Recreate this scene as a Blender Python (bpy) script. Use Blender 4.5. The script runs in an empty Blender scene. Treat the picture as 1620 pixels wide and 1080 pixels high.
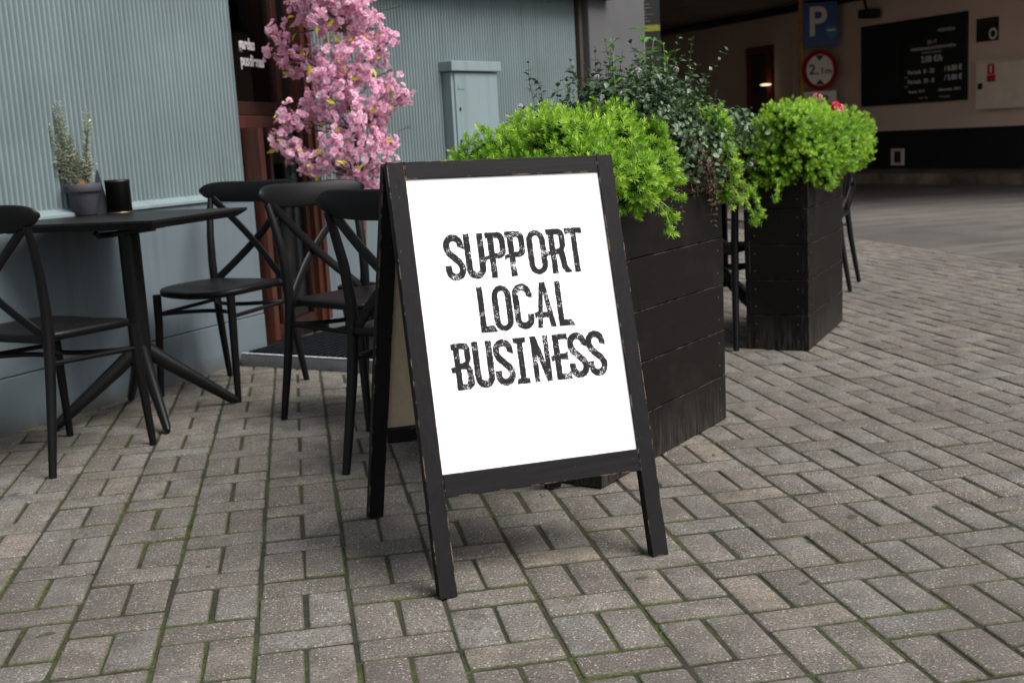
import bpy, math, random
import numpy as np
from mathutils import Vector, Matrix
random.seed(7); RNG = np.random.default_rng(7)
R_ = math.radians
scene = bpy.context.scene
col = scene.collection

# ------------------------------------------------------------------ camera
cam = bpy.data.cameras.new('camera'); camo = bpy.data.objects.new('camera', cam); col.objects.link(camo)
CAM = Vector((-.0482, -2.1889, .9861))
def cam_axes(yaw, pitch, roll):
    cy, sy, cp, sp = math.cos(yaw), math.sin(yaw), math.cos(pitch), math.sin(pitch)
    f = Vector((-sy*cp, cy*cp, -sp)); r = Vector((cy, sy, 0)); u = r.cross(f)
    cr, sr = math.cos(roll), math.sin(roll)
    return cr*r+sr*u, -sr*r+cr*u, f
r_, u_, f_ = cam_axes(-.1744, .1699, -.0544)
m = Matrix((r_, u_, -f_)).transposed().to_4x4(); m.translation = CAM
camo.matrix_world = m
cam.sensor_width = 36; cam.lens = 1867.1/1620*36
cam.clip_start = .05; cam.clip_end = 500
cam.dof.use_dof = True; cam.dof.focus_distance = 2.75; cam.dof.aperture_fstop = 6.3
scene.camera = camo

# ------------------------------------------------------------------ world, sun, exposure
SUN_EL, SUN_AZ = 52, 128        # azimuth clockwise from +Y (north), in degrees
w = bpy.data.worlds.new("World"); scene.world = w; w.use_nodes = True
nt = w.node_tree; bg = nt.nodes['Background']
sky = nt.nodes.new('ShaderNodeTexSky'); sky.sky_type = 'NISHITA'; sky.sun_disc = False
sky.sun_elevation = R_(SUN_EL); sky.sun_rotation = R_(SUN_AZ); sky.dust_density = 3; sky.air_density = 1.2
hs = nt.nodes.new('ShaderNodeHueSaturation'); hs.inputs['Saturation'].default_value = .35
nt.links.new(sky.outputs[0], hs.inputs['Color']); nt.links.new(hs.outputs[0], bg.inputs[0])
bg.inputs[1].default_value = .098
sl = bpy.data.lights.new('sun', 'SUN'); sl.energy = 2.7; sl.angle = R_(38); sl.color = (1, .96, .9)
so = bpy.data.objects.new('sun', sl); col.objects.link(so)
sd = Vector((math.sin(R_(SUN_AZ))*math.cos(R_(SUN_EL)), math.cos(R_(SUN_AZ))*math.cos(R_(SUN_EL)), math.sin(R_(SUN_EL))))
so.rotation_euler = sd.to_track_quat('Z', 'Y').to_euler(); so.location = (3, -3, 6)
scene.view_settings.view_transform = 'Standard'; scene.view_settings.look = 'None'
scene.view_settings.exposure = 0.58; scene.view_settings.gamma = 1
scene.render.engine = 'CYCLES'
scene.cycles.max_bounces = 6; scene.cycles.transparent_max_bounces = 8

# ------------------------------------------------------------------ helpers
def tag(o, label=None, cat=None, group=None, kind=None):
    if label: o['label'] = label
    if cat: o['category'] = cat
    if group: o['group'] = group
    if kind: o['kind'] = kind
    return o
def empty(name, loc=(0, 0, 0), rz=0, **k):
    o = bpy.data.objects.new(name, None); col.objects.link(o); o.location = loc; o.rotation_euler = (0, 0, rz)
    o.empty_display_size = .1
    return tag(o, **k)
class MB:
    def __init__(s): s.v = []; s.f = []; s.sm = []; s.mi = []
    def add(s, vs, fs, smooth=False, mi=0):
        b = len(s.v); s.v += [tuple(v) for v in vs]
        for f in fs: s.f.append([i+b for i in f]); s.sm.append(smooth); s.mi.append(mi)
        return s
    def hexa(s, c8, mi=0):   # c8: bottom 4 (ccw from above), top 4
        return s.add(c8, [(3, 2, 1, 0), (4, 5, 6, 7), (0, 1, 5, 4), (1, 2, 6, 5), (2, 3, 7, 6), (3, 0, 4, 7)], False, mi)
    def box(s, x0, y0, z0, x1, y1, z1, mi=0):
        return s.hexa([(x0, y0, z0), (x1, y0, z0), (x1, y1, z0), (x0, y1, z0), (x0, y0, z1), (x1, y0, z1), (x1, y1, z1), (x0, y1, z1)], mi)
    def obox(s, o, e1, e2, a0, a1, b0, b1, z0, z1, mi=0):  # oriented in plan
        o = Vector((o[0], o[1], 0)); e1 = Vector((e1[0], e1[1], 0)); e2 = Vector((e2[0], e2[1], 0))
        P = lambda a, b, z: tuple(o+e1*a+e2*b+Vector((0, 0, z)))
        c = [P(a0, b0, z0), P(a1, b0, z0), P(a1, b1, z0), P(a0, b1, z0), P(a0, b0, z1), P(a1, b0, z1), P(a1, b1, z1), P(a0, b1, z1)]
        return s.hexa(c, mi)
    def tube(s, pts, rad, n=12, mi=0, flat=None, ref=None, smooth=True):
        """round (or elliptical: flat=(rx,ry)) tube; rad list or float"""
        pts = [Vector(p) for p in pts]; N = len(pts)
        rr = rad if isinstance(rad, (list, tuple)) else [rad]*N
        vs = []; fs = []
        nrm = None
        for i, p in enumerate(pts):
            t = (pts[min(i+1, N-1)]-pts[max(i-1, 0)]).normalized()
            if ref is not None: a = Vector(ref)
            elif nrm is None: a = Vector((0, 0, 1)) if abs(t.z) < .8 else Vector((0, 1, 0))
            else: a = nrm
            a = (a-t*a.dot(t)).normalized(); nrm = a; b = t.cross(a)
            ra, rb = (rr[i], rr[i]) if flat is None else (rr[i]*flat[0], rr[i]*flat[1])
            for k in range(n):
                th = 2*math.pi*k/n; vs.append(p+a*math.cos(th)*ra+b*math.sin(th)*rb)
        for i in range(N-1):
            for k in range(n): fs.append((i*n+k, i*n+(k+1) % n, (i+1)*n+(k+1) % n, (i+1)*n+k))
        s.add(vs, fs, smooth, mi)
        s.add([vs[k] for k in range(n)], [tuple(range(n))[::-1]], False, mi)
        s.add([vs[(N-1)*n+k] for k in range(n)], [tuple(range(n))], False, mi)
        return s
    def lathe(s, prof, c=(0, 0, 0), n=32, mi=0, cap0=True, cap1=False):
        vs = []; fs = []
        for r, z in prof:
            for k in range(n):
                a = 2*math.pi*k/n; vs.append((c[0]+r*math.cos(a), c[1]+r*math.sin(a), c[2]+z))
        for i in range(len(prof)-1):
            for k in range(n): fs.append((i*n+k, i*n+(k+1) % n, (i+1)*n+(k+1) % n, (i+1)*n+k))
        if cap0: fs.append(tuple(range(n))[::-1])
        if cap1: fs.append(tuple((len(prof)-1)*n+k for k in range(n)))
        return s.add(vs, fs, True, mi)
    def build(s, name, mats, parent=None, bevel=0, seg=2, autosmooth=False):
        me = bpy.data.meshes.new(name); me.from_pydata(s.v, [], s.f)
        me.polygons.foreach_set('use_smooth', s.sm); me.polygons.foreach_set('material_index', s.mi)
        for mt in (mats if isinstance(mats, (list, tuple)) else [mats]): me.materials.append(mt)
        me.update(); o = bpy.data.objects.new(name, me); col.objects.link(o)
        if parent: o.parent = parent
        if bevel:
            b = o.modifiers.new('bevel', 'BEVEL'); b.width = bevel; b.segments = seg; b.limit_method = 'ANGLE'; b.angle_limit = R_(40)
        return o
def mesh_np(name, verts, faces, mats, parent=None, smooth=False, attr=None, matidx=None, attr2=None):
    """faces: (M,k) int array"""
    me = bpy.data.meshes.new(name); k = faces.shape[1]
    me.vertices.add(len(verts)); me.vertices.foreach_set('co', np.ascontiguousarray(verts, np.float32).ravel())
    me.loops.add(faces.size); me.loops.foreach_set('vertex_index', np.ascontiguousarray(faces, np.int32).ravel())
    me.polygons.add(len(faces)); me.polygons.foreach_set('loop_start', np.arange(0, faces.size, k, dtype=np.int32))
    if smooth: me.polygons.foreach_set('use_smooth', np.ones(len(faces), bool))
    if matidx is not None: me.polygons.foreach_set('material_index', np.ascontiguousarray(matidx, np.int32))
    for mt in (mats if isinstance(mats, (list, tuple)) else [mats]): me.materials.append(mt)
    me.update(calc_edges=True); me.validate()
    if attr is not None:
        a = me.attributes.new('tone', 'FLOAT', 'POINT'); a.data.foreach_set('value', np.ascontiguousarray(attr, np.float32))
    if attr2 is not None:
        a = me.attributes.new('edge', 'FLOAT', 'POINT'); a.data.foreach_set('value', np.ascontiguousarray(attr2, np.float32))
    o = bpy.data.objects.new(name, me); col.objects.link(o)
    if parent: o.parent = parent
    return o
def copy_tree(o, parent=None):
    c = o.copy(); col.objects.link(c)
    if parent: c.parent = parent
    for ch in list(o.children): copy_tree(ch, c)
    return c

# --- node helpers
def newmat(name):
    mt = bpy.data.materials.new(name); mt.use_nodes = True; n = mt.node_tree
    return mt, n, n.nodes['Principled BSDF']
def N(n, t, **k):
    x = n.nodes.new(t)
    for a, b in k.items(): setattr(x, a, b)
    return x
def ramp(n, src, stops):
    r = N(n, 'ShaderNodeValToRGB'); e = r.color_ramp.elements
    while len(e) < len(stops): e.new(.5)
    for x, (p, c) in zip(e, stops): x.position = p; x.color = c if len(c) == 4 else (*c, 1)
    n.links.new(src, r.inputs[0]); return r.outputs[0]
def noise(n, scale, detail=4, rough=.55, vec=None, dim='3D'):
    x = N(n, 'ShaderNodeTexNoise'); x.inputs['Scale'].default_value = scale; x.inputs['Detail'].default_value = detail
    x.inputs['Roughness'].default_value = rough
    if vec is not None: n.links.new(vec, x.inputs['Vector'])
    return x.outputs['Fac']
def coords(n, kind='Object', scale=None):
    tc = N(n, 'ShaderNodeTexCoord'); o = tc.outputs[kind]
    if scale:
        mp = N(n, 'ShaderNodeMapping'); mp.inputs['Scale'].default_value = scale; n.links.new(o, mp.inputs['Vector']); o = mp.outputs[0]
    return o
def mix(n, fac, a, b, mode='MIX'):
    x = N(n, 'ShaderNodeMix', data_type='RGBA', blend_type=mode)
    for s, v in ((0, fac), (6, a), (7, b)):
        if hasattr(v, 'links'): n.links.new(v, x.inputs[s])
        elif s == 0: x.inputs[0].default_value = v
        else: x.inputs[s].default_value = v if len(v) == 4 else (*v, 1)
    return x.outputs[2]
def mth(n, op, a, b=0.0, clamp=False):
    x = N(n, 'ShaderNodeMath', operation=op); x.use_clamp = clamp
    for s, v in ((0, a), (1, b)):
        if hasattr(v, 'links'): n.links.new(v, x.inputs[s])
        else: x.inputs[s].default_value = v
    return x.outputs[0]
def bump(n, h, strength, dist, bsdf, prev=None):
    b = N(n, 'ShaderNodeBump'); b.inputs['Strength'].default_value = strength; b.inputs['Distance'].default_value = dist
    n.links.new(h, b.inputs['Height']); n.links.new(b.outputs[0], bsdf.inputs['Normal']); return b.outputs[0]
def simple(name, c, rough=.6, var=.25, scale=12, bmp=.15, metal=0, bdist=.002, stretch=None, spec=.5, c2=None):
    mt, n, b = newmat(name); v = coords(n, 'Object', stretch)
    f = noise(n, scale, 6, .6, v)
    dark = tuple(x*(1-var) for x in c); lite = tuple(min(1, x*(1+var)) for x in (c2 or c))
    n.links.new(ramp(n, f, [(.3, dark), (.7, lite)]), b.inputs['Base Color'])
    b.inputs['Roughness'].default_value = rough; b.inputs['Metallic'].default_value = metal
    b.inputs['Specular IOR Level'].default_value = spec
    n.links.new(mth(n, 'MULTIPLY_ADD', noise(n, scale*2.3, 4, .6, v), .3, ), b.inputs['Roughness']) if False else None
    if bmp: bump(n, noise(n, scale*9, 4, .6, v), bmp, bdist, b)
    return mt
def worn(name, base, chip, rough=.55, grain=(60, 60, 4), wear=.55, er=.004, gd=.35, gs=.5, edge=True, spec=.14):
    """painted wood: grain along z, chipped edges showing bare wood"""
    mt, n, b = newmat(name); v = coords(n, 'Object', grain)
    g = noise(n, 1.6, 6, .65, v); v2 = coords(n, 'Object')
    big = noise(n, 6, 4, .6, v2)
    c = ramp(n, g, [(.3, tuple(x*(1-gd) for x in base)), (.72, tuple(x*(1+gd) for x in base))])
    c = mix(n, mth(n, 'MULTIPLY', big, .35), c, tuple(x*1.7 for x in base))
    # thin scratches and dots
    sp = ramp(n, noise(n, 95, 2, .5, v2), [(.735, (0, 0, 0)), (.76, (1, 1, 1))])
    c = mix(n, mth(n, 'MULTIPLY', sp, .25), c, tuple(min(1, x*6+.1) for x in base))
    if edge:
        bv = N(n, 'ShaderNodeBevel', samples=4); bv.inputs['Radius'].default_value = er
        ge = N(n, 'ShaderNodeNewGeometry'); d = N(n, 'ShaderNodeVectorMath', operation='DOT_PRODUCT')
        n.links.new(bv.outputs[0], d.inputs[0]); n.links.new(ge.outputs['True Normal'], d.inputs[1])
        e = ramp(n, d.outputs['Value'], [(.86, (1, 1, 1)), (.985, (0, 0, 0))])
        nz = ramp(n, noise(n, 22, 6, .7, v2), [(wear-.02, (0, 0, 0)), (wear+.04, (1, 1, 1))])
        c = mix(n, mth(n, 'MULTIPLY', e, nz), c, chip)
    n.links.new(c, b.inputs['Base Color']); b.inputs['Roughness'].default_value = rough
    b.inputs['Specular IOR Level'].default_value = spec
    bump(n, g, gs, .0012, b)
    return mt

M = {}
M['frame'] = worn('black_stained_wood', (.0078, .0070, .0080), (.50, .32, .19), rough=.55, wear=.535)
M['frame_h'] = worn('black_stained_wood_rail', (.0085, .0077, .0087), (.50, .32, .19), rough=.55, grain=(4, 60, 60), wear=.55)
def dusty(mt, zmax=.16):
    n = mt.node_tree; b = n.nodes['Principled BSDF']; src = b.inputs['Base Color'].links[0].from_socket; v = coords(n, 'Object')
    xyz = N(n, 'ShaderNodeSeparateXYZ'); n.links.new(v, xyz.inputs[0])
    lo = mth(n, 'SUBTRACT', 1.0, mth(n, 'DIVIDE', xyz.outputs[2], zmax), clamp=True)
    vs = coords(n, 'Object', (30, 30, 2.5)); d = ramp(n, noise(n, 2.0, 6, .75, vs), [(.42, (0, 0, 0)), (.68, (1, 1, 1))])
    c = mix(n, mth(n, 'MULTIPLY', mth(n, 'MULTIPLY', lo, d), .8), src, (.085, .075, .065))
    g = ramp(n, noise(n, 3.5, 6, .7, v), [(.50, (0, 0, 0)), (.72, (.45, .45, .45))]); c = mix(n, g, c, (.028, .024, .021))
    sp = ramp(n, noise(n, 120, 3, .6, v), [(.70, (0, 0, 0)), (.73, (1, 1, 1))]); c = mix(n, mth(n, 'MULTIPLY', mth(n, 'MULTIPLY', sp, d), .5), c, (.12, .11, .10))
    n.links.new(c, b.inputs['Base Color'])
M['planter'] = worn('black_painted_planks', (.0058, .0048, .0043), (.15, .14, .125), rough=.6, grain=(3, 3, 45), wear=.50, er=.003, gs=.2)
dusty(M['planter'])
M['chair'] = simple('black_moulded_plastic', (.0048, .0046, .0052), .42, .15, 9, .12, bdist=.0006, spec=.24)
M['table'] = simple('black_table', (.008, .008, .0085), .42, .25, 14, .25, bdist=.0006, spec=.32)
M['metal'] = simple('black_metal', (.0045, .0045, .005), .42, .2, 20, .1, spec=.35)
M['pot'] = simple('dark_grey_clay', (.045, .045, .055), .7, .15, 18, .15)
M['cream'] = simple('raw_hardboard', (.42, .36, .27), .8, .08, 40, .1)
M['soil'] = simple('soil', (.018, .012, .008), .95, .5, 40, .8, bdist=.01)
M['stem'] = simple('stem', (.05, .035, .02), .8, .3, 60, .2)
M['bark'] = simple('bark', (.09, .05, .035), .85, .5, 40, .6)

# ------------------------------------------------------------------ pavement
def brick_mat():
    mt, n, b = newmat('paver_concrete'); v = coords(n, 'Object')
    at = N(n, 'ShaderNodeAttribute', attribute_name='tone').outputs['Fac']
    base = ramp(n, at, [(0, (.118, .106, .093)), (.3, (.165, .151, .132)), (.55, (.190, .176, .157)), (.8, (.172, .170, .165)), (.93, (.20, .18, .155)), (1, (.25, .205, .160))])
    mott = noise(n, 9, 6, .65, v)
    base = mix(n, ramp(n, mott, [(.40, (0, 0, 0)), (.62, (.85, .85, .85))]), base, (.090, .081, .069))
    fine = noise(n, 150, 6, .85, v)
    base = mix(n, ramp(n, fine, [(.40, (.95, .95, .95)), (.53, (0, 0, 0))]), base, (.045, .040, .037))
    base = mix(n, ramp(n, noise(n, 190, 5, .85, v), [(.53, (0, 0, 0)), (.62, (.75, .75, .75))]), base, (.38, .345, .31))
    wob = N(n, 'ShaderNodeVectorMath', operation='ADD'); n.links.new(v, wob.inputs[0])
    nc_ = N(n, 'ShaderNodeTexNoise'); nc_.inputs['Scale'].default_value = 300; n.links.new(v, nc_.inputs['Vector'])
    sc_ = N(n, 'ShaderNodeVectorMath', operation='SCALE'); sc_.inputs['Scale'].default_value = .006; n.links.new(nc_.outputs['Color'], sc_.inputs[0]); n.links.new(sc_.outputs[0], wob.inputs[1]); wv = wob.outputs[0]
    vo = N(n, 'ShaderNodeTexVoronoi'); vo.inputs['Scale'].default_value = 170; n.links.new(wv, vo.inputs['Vector'])
    sel = N(n, 'ShaderNodeSeparateColor'); n.links.new(vo.outputs['Color'], sel.inputs[0])
    pick = mth(n, 'GREATER_THAN', sel.outputs[0], .66)
    agg = mth(n, 'MULTIPLY', mth(n, 'LESS_THAN', vo.outputs['Distance'], mth(n, 'MULTIPLY', sel.outputs[1], .42)), pick)
    base = mix(n, mth(n, 'MULTIPLY', agg, .85), base, (.50, .43, .36))
    vo2 = N(n, 'ShaderNodeTexVoronoi'); vo2.inputs['Scale'].default_value = 95; n.links.new(wv, vo2.inputs['Vector'])
    sel2 = N(n, 'ShaderNodeSeparateColor'); n.links.new(vo2.outputs['Color'], sel2.inputs[0])
    ag2 = mth(n, 'MULTIPLY', mth(n, 'LESS_THAN', vo2.outputs['Distance'], mth(n, 'MULTIPLY', sel2.outputs[0], .30)), mth(n, 'GREATER_THAN', sel2.outputs[1], .86))
    base = mix(n, mth(n, 'MULTIPLY', ag2, .7), base, (.46, .38, .30))
    # dark wet/dirt stains of their own shape
    st = ramp(n, noise(n, 1.1, 5, .62, v), [(.42, (0, 0, 0)), (.62, (1, 1, 1))])
    base = mix(n, mth(n, 'MULTIPLY', st, .38), base, (.080, .068, .062))
    gum = ramp(n, noise(n, 13, 2, .4, v), [(.735, (0, 0, 0)), (.75, (1, 1, 1))]); base = mix(n, mth(n, 'MULTIPLY', gum, .7), base, (.03, .027, .026))
    # moss on the chamfers
    xyz = N(n, 'ShaderNodeSeparateXYZ'); n.links.new(v, xyz.inputs[0])
    ed = N(n, 'ShaderNodeAttribute', attribute_name='edge').outputs['Fac']
    low = ramp(n, mth(n, 'ADD', ed, mth(n, 'MULTIPLY', mth(n, 'SUBTRACT', noise(n, 70, 4, .6, v), .5), .9)), [(.45, (0, 0, 0)), (.75, (1, 1, 1))])
    reg = ramp(n, noise(n, 2.6, 4, .6, v), [(.38, (.10, .10, .10)), (.56, (.95, .95, .95))])
    nearfac = mth(n, 'SUBTRACT', 1.15, mth(n, 'MULTIPLY', mth(n, 'ADD', xyz.outputs[0], mth(n, 'MULTIPLY', xyz.outputs[1], .5)), .32), clamp=True)
    mos = mth(n, 'MULTIPLY', mth(n, 'MULTIPLY', low, reg), nearfac)
    mcol = ramp(n, noise(n, 120, 3, .6, v), [(.35, (.026, .034, .009)), (.7, (.105, .125, .032))])
    low2 = ed
    base = mix(n, mth(n, 'MULTIPLY', low2, .45), base, (.05, .043, .037))
    base = mix(n, mos, base, mcol)
    n.links.new(base, b.inputs['Base Color']); b.inputs['Roughness'].default_value = .82
    b.inputs['Specular IOR Level'].default_value = .35
    hsum = mth(n, 'ADD', fine, mth(n, 'MULTIPLY', agg, .25))
    bump(n, hsum, .55, .0022, b)
    return mt
def joint_mat():
    mt, n, b = newmat('joint_moss_and_dirt'); v = coords(n, 'Object')
    xyz = N(n, 'ShaderNodeSeparateXYZ'); n.links.new(v, xyz.inputs[0])
    nearfac = mth(n, 'SUBTRACT', 1.2, mth(n, 'MULTIPLY', mth(n, 'ADD', xyz.outputs[0], mth(n, 'MULTIPLY', xyz.outputs[1], .5)), .3), clamp=True)
    reg = ramp(n, noise(n, 3.0, 4, .6, v), [(.44, (0, 0, 0)), (.62, (.9, .9, .9))])
    dirt = ramp(n, noise(n, 60, 4, .6, v), [(.3, (.010, .009, .007)), (.7, (.035, .030, .022))])
    moss = ramp(n, noise(n, 90, 4, .6, v), [(.35, (.016, .021, .006)), (.75, (.085, .105, .024))])
    n.links.new(mix(n, mth(n, 'MULTIPLY', reg, nearfac), dirt, moss), b.inputs['Base Color']); b.inputs['Roughness'].default_value = .95
    bump(n, noise(n, 140, 4, .7, v), .8, .004, b)
    return mt
def pavement():
    J = .0034      # half joint
    C_, D_ = .0062, .0042
    V = []; F = []; T = []; ED = []
    def brick(x0, y0, x1, y1):
        jj = RNG.normal(0, .0011, 4)
        x0 += J+jj[0]; x1 -= J+jj[1]; y0 += J+jj[2]; y1 -= J+jj[3]
        a = RNG.normal(0, .006); cx, cy = (x0+x1)/2, (y0+y1)/2
        dz = RNG.normal(0, .0011) - .001; tx, ty = RNG.normal(0, .007, 2)
        b = len(V); ca, sa = math.cos(a), math.sin(a)
        rc = .005
        def ring(ins, z):
            hx, hy = (x1-x0)/2-ins, (y1-y0)/2-ins
            for qx, qy in ((-hx+rc, -hy), (hx-rc, -hy), (hx, -hy+rc), (hx, hy-rc), (hx-rc, hy), (-hx+rc, hy), (-hx, hy-rc), (-hx, -hy+rc)):
                # ragged arrises
                w = RNG.normal(0, .0006); 
                X, Y = cx+(qx*ca-qy*sa)*(1+w), cy+(qx*sa+qy*ca)*(1+w)
                V.append((X, Y, z+dz+(qx*tx+qy*ty)*(1 if z > -.01 else 0)+.006*math.sin(X*1.1+.5)*math.sin(Y*1.3+1)*0))
        ring(0, -.02); ring(0, -D_); ring(C_*.45, -D_*.32); ring(C_, 0)
        t = RNG.random()
        T.extend([t]*32); ED.extend([1]*8+[1]*8+[.55]*8+[0]*8)
        for r in range(3):
            for k in range(8): F.append((b+r*8+k, b+r*8+(k+1) % 8, b+(r+1)*8+(k+1) % 8, b+(r+1)*8+k))
        c = b+24
        F.append((c, c+1, c+2, c+7)); F.append((c+2, c+3, c+6, c+7)); F.append((c+3, c+4, c+5, c+6))
    for k in range(-16, 24):
        x = k*.2
        for q in range(-6, 36):
            v0 = 3*q-k
            y = v0*.1
            if y < -1.5 or y > 9.5: continue
            if x > 4.5: continue
            brick(x, y, x+.2, y+.1)
            brick(x, y+.1, x+.1, y+.3); brick(x+.1, y+.1, x+.2, y+.3)
    o = mesh_np('pavement', np.array(V), np.array(F), brick_mat(), attr=np.array(T), attr2=np.array(ED))
    tag(o, kind='structure')
    jb = MB().add([(-3.3, -1.6, -.0048), (4.62, -1.6, -.0048), (4.62, 9.6, -.0048), (-3.3, 9.6, -.0048)], [(0, 1, 2, 3)])
    tag(jb.build('pavement_joints', joint_mat()), kind='structure')
pavement()
def ground_and_road():
    mt, n, b = newmat('asphalt'); v = coords(n, 'Object')
    c = ramp(n, noise(n, .5, 6, .6, v), [(.3, (.060, .056, .053)), (.7, (.115, .106, .098))])
    c = mix(n, ramp(n, noise(n, 2.2, 6, .7, v), [(.45, (0, 0, 0)), (.7, (.9, .9, .9))]), c, (.045, .041, .038))
    c = mix(n, ramp(n, noise(n, 1.0, 5, .7, coords(n, 'Object', (.35, 2.2, 1))), [(.5, (0, 0, 0)), (.68, (.7, .7, .7))]), c, (.19, .165, .14))
    c = mix(n, ramp(n, noise(n, 180, 3, .6, v), [(.55, (0, 0, 0)), (.7, (.5, .5, .5))]), c, (.24, .22, .20))
    n.links.new(c, b.inputs['Base Color']); b.inputs['Roughness'].default_value = .8
    bump(n, noise(n, 120, 4, .7, v), .5, .004, b)
    s = MB(); nx, ny = 30, 60
    vs = []; fs = []
    for j in range(ny+1):
        for i in range(nx+1):
            x = 4.605+i*.9; y = -4+j*.5
            vs.append((x, y, -.003+(.012*math.sin(x*.9)*math.sin(y*.7) if i > 0 else 0)))
    for j in range(ny):
        for i in range(nx): a = j*(nx+1)+i; fs.append((a, a+1, a+nx+2, a+nx+1))
    s.add(vs, fs, True); tag(s.build('road', mt), kind='structure')
    g = MB().add([(-150, -150, -.03), (150, -150, -.03), (150, 150, -.03), (-150, 150, -.03)], [(0, 1, 2, 3)])
    tag(g.build('ground', simple('far_ground', (.09, .085, .08), .9, .2, .5, 0)), kind='structure')
ground_and_road()

# ------------------------------------------------------------------ facade of the cafe
def wall_paint(name, c, big=.12):
    mt, n, b = newmat(name); v = coords(n, 'Object')
    f = noise(n, 2.2, 6, .6, v)
    cc = ramp(n, f, [(.3, tuple(x*(1-big) for x in c)), (.7, tuple(x*(1+big) for x in c))])
    # streaks of dirt that run down
    vs = coords(n, 'Object', (9, 9, .55)); st = ramp(n, noise(n, 1.2, 5, .6, vs), [(.52, (0, 0, 0)), (.72, (.45, .45, .45))])
    cc = mix(n, st, cc, tuple(x*.62 for x in c))
    xyz = N(n, 'ShaderNodeSeparateXYZ'); n.links.new(v, xyz.inputs[0])
    low = mth(n, 'SUBTRACT', mth(n, 'MULTIPLY', noise(n, 14, 5, .7, v), .10), mth(n, 'SUBTRACT', xyz.outputs[2], .03))
    cc = mix(n, mth(n, 'MULTIPLY', low, 9, clamp=True), cc, (.075, .07, .06))
    n.links.new(cc, b.inputs['Base Color']); b.inputs['Roughness'].default_value = .55; b.inputs['Specular IOR Level'].default_value = .35
    bump(n, noise(n, 45, 5, .6, v), .12, .002, b)
    return mt
BLUE = (.185, .236, .248)
M['blue'] = wall_paint('blue_grey_wall_paint', BLUE)
M['blue_cab'] = wall_paint('blue_grey_cabinet_paint', (.205, .265, .282), .06)
M['plinth'] = wall_paint('blue_grey_plinth_paint', (.125, .158, .180), .10)
M['pier'] = simple('dark_grey_render', (.085, .085, .092), .8, .12, 3, .2)
M['brownfascia'] = simple('brown_fascia', (.05, .035, .028), .7, .2, 8, .1)
W0 = Vector((-1.190, 2.337)); DW = Vector((.5855, .8107)); NW = Vector((-DW.y, DW.x))   # NW points into the building
PW = Vector((.083, 4.345)); a42 = R_(42); DR = Vector((math.cos(a42), math.sin(a42))); NR = Vector((-DR.y, DR.x))
def corrugated(mb, o, d, n, s0, s1, z0, z1, off=.055, pitch=.0262, amp=.0092):
    st = 8; cnt = int((s1-s0)/pitch*st); vs = []; fs = []
    for i in range(cnt+1):
        s = s0+(s1-s0)*i/cnt; ph = 2*math.pi*s/pitch
        h = amp*(1-2*(.5-.5*math.cos(ph))**1.5)
        p = o+d*s+n*(off-h)
        vs += [(p.x, p.y, z0), (p.x, p.y, z1)]
    for i in range(cnt): a = 2*i; fs.append((a, a+2, a+3, a+1))
    mb.add(vs, fs, True)
def facade(o, d, n, s0, s1, ztop, name, label, cat, seam=True):
    root = empty(name, (0, 0, 0), label=label, cat=cat)
    c = MB(); corrugated(c, o, d, n, s0, s1, .80, ztop); cc = c.build('corrugated_cladding', M['blue'], root)
    b = MB(); b.obox(o, d, n, s0, s1, .075, .45, 0, ztop); b.build('wall_core', M['blue'], root)
    p = MB()
    if seam: p.obox(o, d, n, s0, s1, 0, .074, .213, .775); p.obox(o, d, n, s0, s1, -.003, .0735, -.02, .209)
    else: p.obox(o, d, n, s0, s1, 0, .074, -.02, .775)
    p.build('plinth', M['plinth'], root, bevel=.003)
    q = MB(); P = lambda a, bb, z: (*(o+d*a+n*bb), z)
    q.hexa([P(s0, -.012, .776), P(s1, -.012, .776), P(s1, .066, .776), P(s0, .066, .776), P(s0, -.012, .790), P(s1, -.012, .790), P(s1, .066, .812), P(s0, .066, .812)])
    q.build('ledge', M['blue_cab'], root, bevel=.002)
    return root
wl = facade(W0, DW, NW, -3.2, 1.622, 3.4, 'cafe_wall', 'blue-grey corrugated cafe wall behind the small table on the left, with smooth plinth', 'wall')
wr = facade(PW, DR, NR, 0, 2.61, 1.915, 'cafe_wall', 'blue-grey corrugated wall right of the door, behind the pink blossom tree', 'wall', False)
f = MB(); f.obox(PW, DR, NR, -.02, 2.9, -.10, .5, 1.918, 2.05); f.build('fascia', M['brownfascia'], wr)
f = MB(); f.obox(PW, DR, NR, -.02, 2.65, .0, .6, 2.052, 3.4); f.build('upper_wall', M['blue'], wr)
# meter cabinet on the right wall
cab = empty('meter_cabinet', (0, 0, 0), label='tall blue-grey painted metal meter cabinet with a projecting cap fixed to the corrugated wall', cat='cabinet')
b = MB(); b.obox(PW, DR, NR, 1.14, 1.60, -.022, .06, .0, 1.405); b.build('body', M['blue_cab'], cab, bevel=.004)
b = MB(); b.obox(PW, DR, NR, 1.165, 1.585, -.032, -.023, .05, 1.395); b.build('door', M['blue_cab'], cab, bevel=.003)
b = MB(); b.obox(PW, DR, NR, 1.12, 1.61, -.052, .058, 1.408, 1.468); b.build('cap', M['blue_cab'], cab, bevel=.004)
for s, z in ((1.20, 1.18), (1.19, .985), (1.20, .94), (1.24, .955), (1.21, .88), (1.235, .90), (1.22, .86)):
    p = PW+DR*s+NR*(-.034); b = MB(); b.obox(p, DR, NR, -.006, .006, -.004, .0015, z-.009, z+.009); b.build('rivet', M['metal'], cab)
b = MB(); b.obox(PW, DR, NR, 1.19, 1.25, -.035, -.0322, 1.30, 1.325); b.build('plate', M['blue_cab'], cab)
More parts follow.
